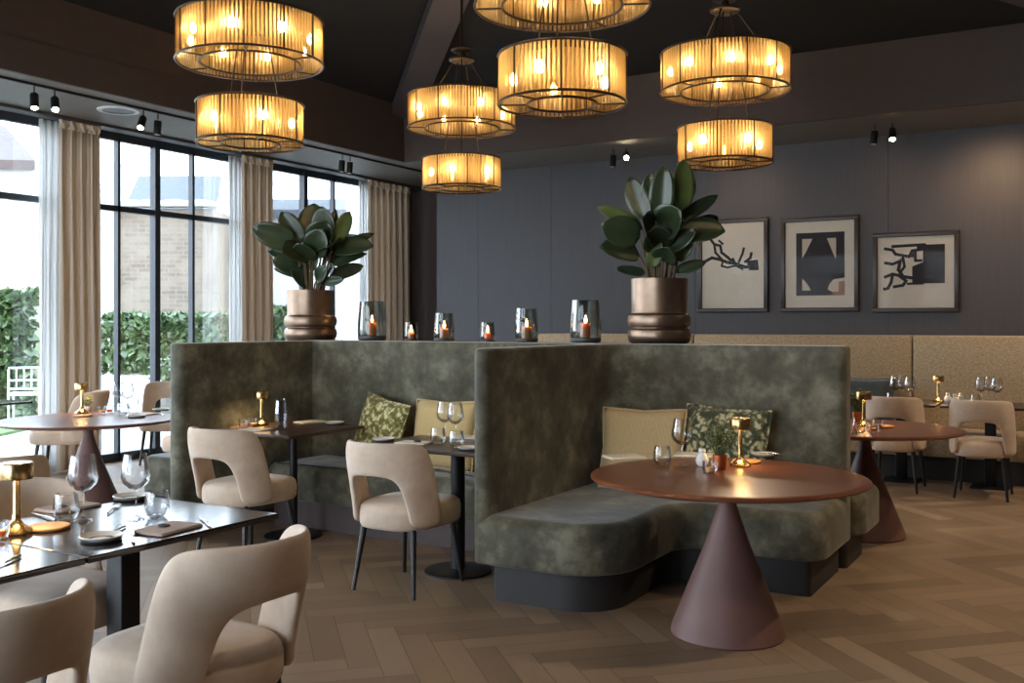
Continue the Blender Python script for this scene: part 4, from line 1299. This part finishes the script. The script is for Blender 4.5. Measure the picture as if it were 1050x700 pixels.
def garden_chair(x, y, rz, label):
    t = thing('garden_chair', label, 'chair', (x, y, .021), rz, 'white chairs on the terrace')
    MB().box(-.22, .22, -.22, .22, .42, .45, .01).obj('seat', 'garden_white', t)
    bk = MB()
    for z in (.52, .64, .82): bk.tube([(-.2, -.2, z), (.2, -.2, z)], .013, 8)
    for a in (-.1, 0, .1): bk.tube([(a, -.2, .52), (a, -.2, .82)], .009, 6)
    bk.obj('backrest', 'garden_white', t)
    for a in (-.2, .2):
        for c in (-.2, .2): MB().tube([(a, c, 0), (a, c, .43 if c > 0 else .8)], .014, 8).obj('leg', 'garden_white', t)
x, y = cdir(27, 14.6); garden_chair(x, y, YAW + .3, 'white garden chair on the terrace outside leftmost window')
x, y = cdir(171, 16); sp = thing('terrace_planter', 'small shrub in terracotta pot on terrace outside the middle window', 'plant', (x, y, -.02))
MB().lathe([(0, 0), (.16, 0), (.22, .38), (.24, .4), (.24, .44), (.2, .44), (.18, .38), (0, .38)], 24).obj('pot', 'terracotta', sp)
r = random.Random(4); lf = MB()
for k in range(500):
    d = Vector((r.gauss(0, 1), r.gauss(0, 1), r.gauss(0, 1))).normalized() * (.3 * r.random() ** .4); c = d + Vector((0, 0, .7))
    q1 = Vector((r.gauss(0, 1), r.gauss(0, 1), r.gauss(0, 1))).normalized() * .05; q2 = q1.cross(d).normalized() * .03
    lf.add([c - q1, c + q2, c + q1, c - q2], [(0, 1, 2, 3)])
lf.obj('foliage', 'hedge_leaf', sp, smooth=0)

# ------------------------------------------------------------------ light
wd = bpy.data.worlds.new('sky'); scene.world = wd; wd.use_nodes = True
nt = wd.node_tree; bg = nt.nodes['Background']
tc = nt.nodes.new('ShaderNodeTexCoord'); sep = nt.nodes.new('ShaderNodeSeparateXYZ'); nt.links.new(tc.outputs['Generated'], sep.inputs[0])
rp = nt.nodes.new('ShaderNodeValToRGB'); nt.links.new(sep.outputs[2], rp.inputs[0])
rp.color_ramp.elements[0].position = 0; rp.color_ramp.elements[0].color = (.82, .91, 1, 1)
rp.color_ramp.elements[1].position = .7; rp.color_ramp.elements[1].color = (.62, .80, 1, 1)
nt.links.new(rp.outputs[0], bg.inputs[0]); bg.inputs[1].default_value = 6.2

def spot_light(loc, target, power, size=60, blend=.8, color=(1, .77, .52), rad=.03):
    ld = bpy.data.lights.new('spot_beam', 'SPOT'); ld.energy = power; ld.spot_size = R(size); ld.spot_blend = blend; ld.color = color; ld.shadow_soft_size = rad
    o = bpy.data.objects.new('spot_beam', ld); COL.objects.link(o); o.location = loc
    o.rotation_euler = (Vector(target) - Vector(loc)).to_track_quat('-Z', 'Y').to_euler()
# unseen ceiling spots added to warm the right half and picture wall
for x, p in ((-3.6, 5), (-2.0, 13), (-.9, 20), (.6, 24)):
    spot_light((x, BYS, SOF - .2), (x, BY, 2.2), p * 1.5, 140, 1, (1, .62, .34))
spot_light((-3.3, BYS, SOF - .2), (-2.6, 7.6, 0), 60, 70)
spot_light((.8, 7.4, SOF - .2), (-.4, 7.2, 0), 80, 100)
spot_light((.9, 9.6, SOF - .2), (-.6, 9.4, .4), 80, 90)
spot_light((.8, 4.6, SOF - .2), (-.2, 4.8, 0), 70, 100)
spot_light((-.9, 1.8, SOF - .2), (-1.8, 3.6, 0), 30, 100)  # unseen fill spot added for the round table and booth front
for px in (35, 56, 147):
    r = (px - 525) / FOC; c, s = math.cos(YAW), math.sin(YAW); y = (TX * c + r * TX * s) / (r * c - s)
    spot_light((TX, y, SOF - .24), (TX + .3, y + .3, 0), 25, 60)

# ------------------------------------------------------------------ camera
cam = bpy.data.cameras.new('camera'); co = bpy.data.objects.new('camera', cam); COL.objects.link(co)
co.location = (0, 0, EYE); co.rotation_euler = (R(90), 0, YAW)
cam.sensor_fit = 'HORIZONTAL'; cam.sensor_width = 36; cam.lens = FOC / 1050 * 36
cam.shift_y = (HOR - 350) / 1050; cam.clip_start = .05; cam.clip_end = 300
scene.camera = co
vs = scene.view_settings
vs.view_transform = 'Standard'; vs.look = 'None'; vs.gamma = 1; vs.use_curve_mapping = False
vs.exposure = 0.86
cy = scene.cycles
cy.use_denoising = True; cy.max_bounces = 10; cy.diffuse_bounces = 5; cy.glossy_bounces = 4
cy.transmission_bounces = 6; cy.transparent_max_bounces = 24; cy.caustics_reflective = False; cy.caustics_refractive = False
cy.sample_clamp_indirect = 6
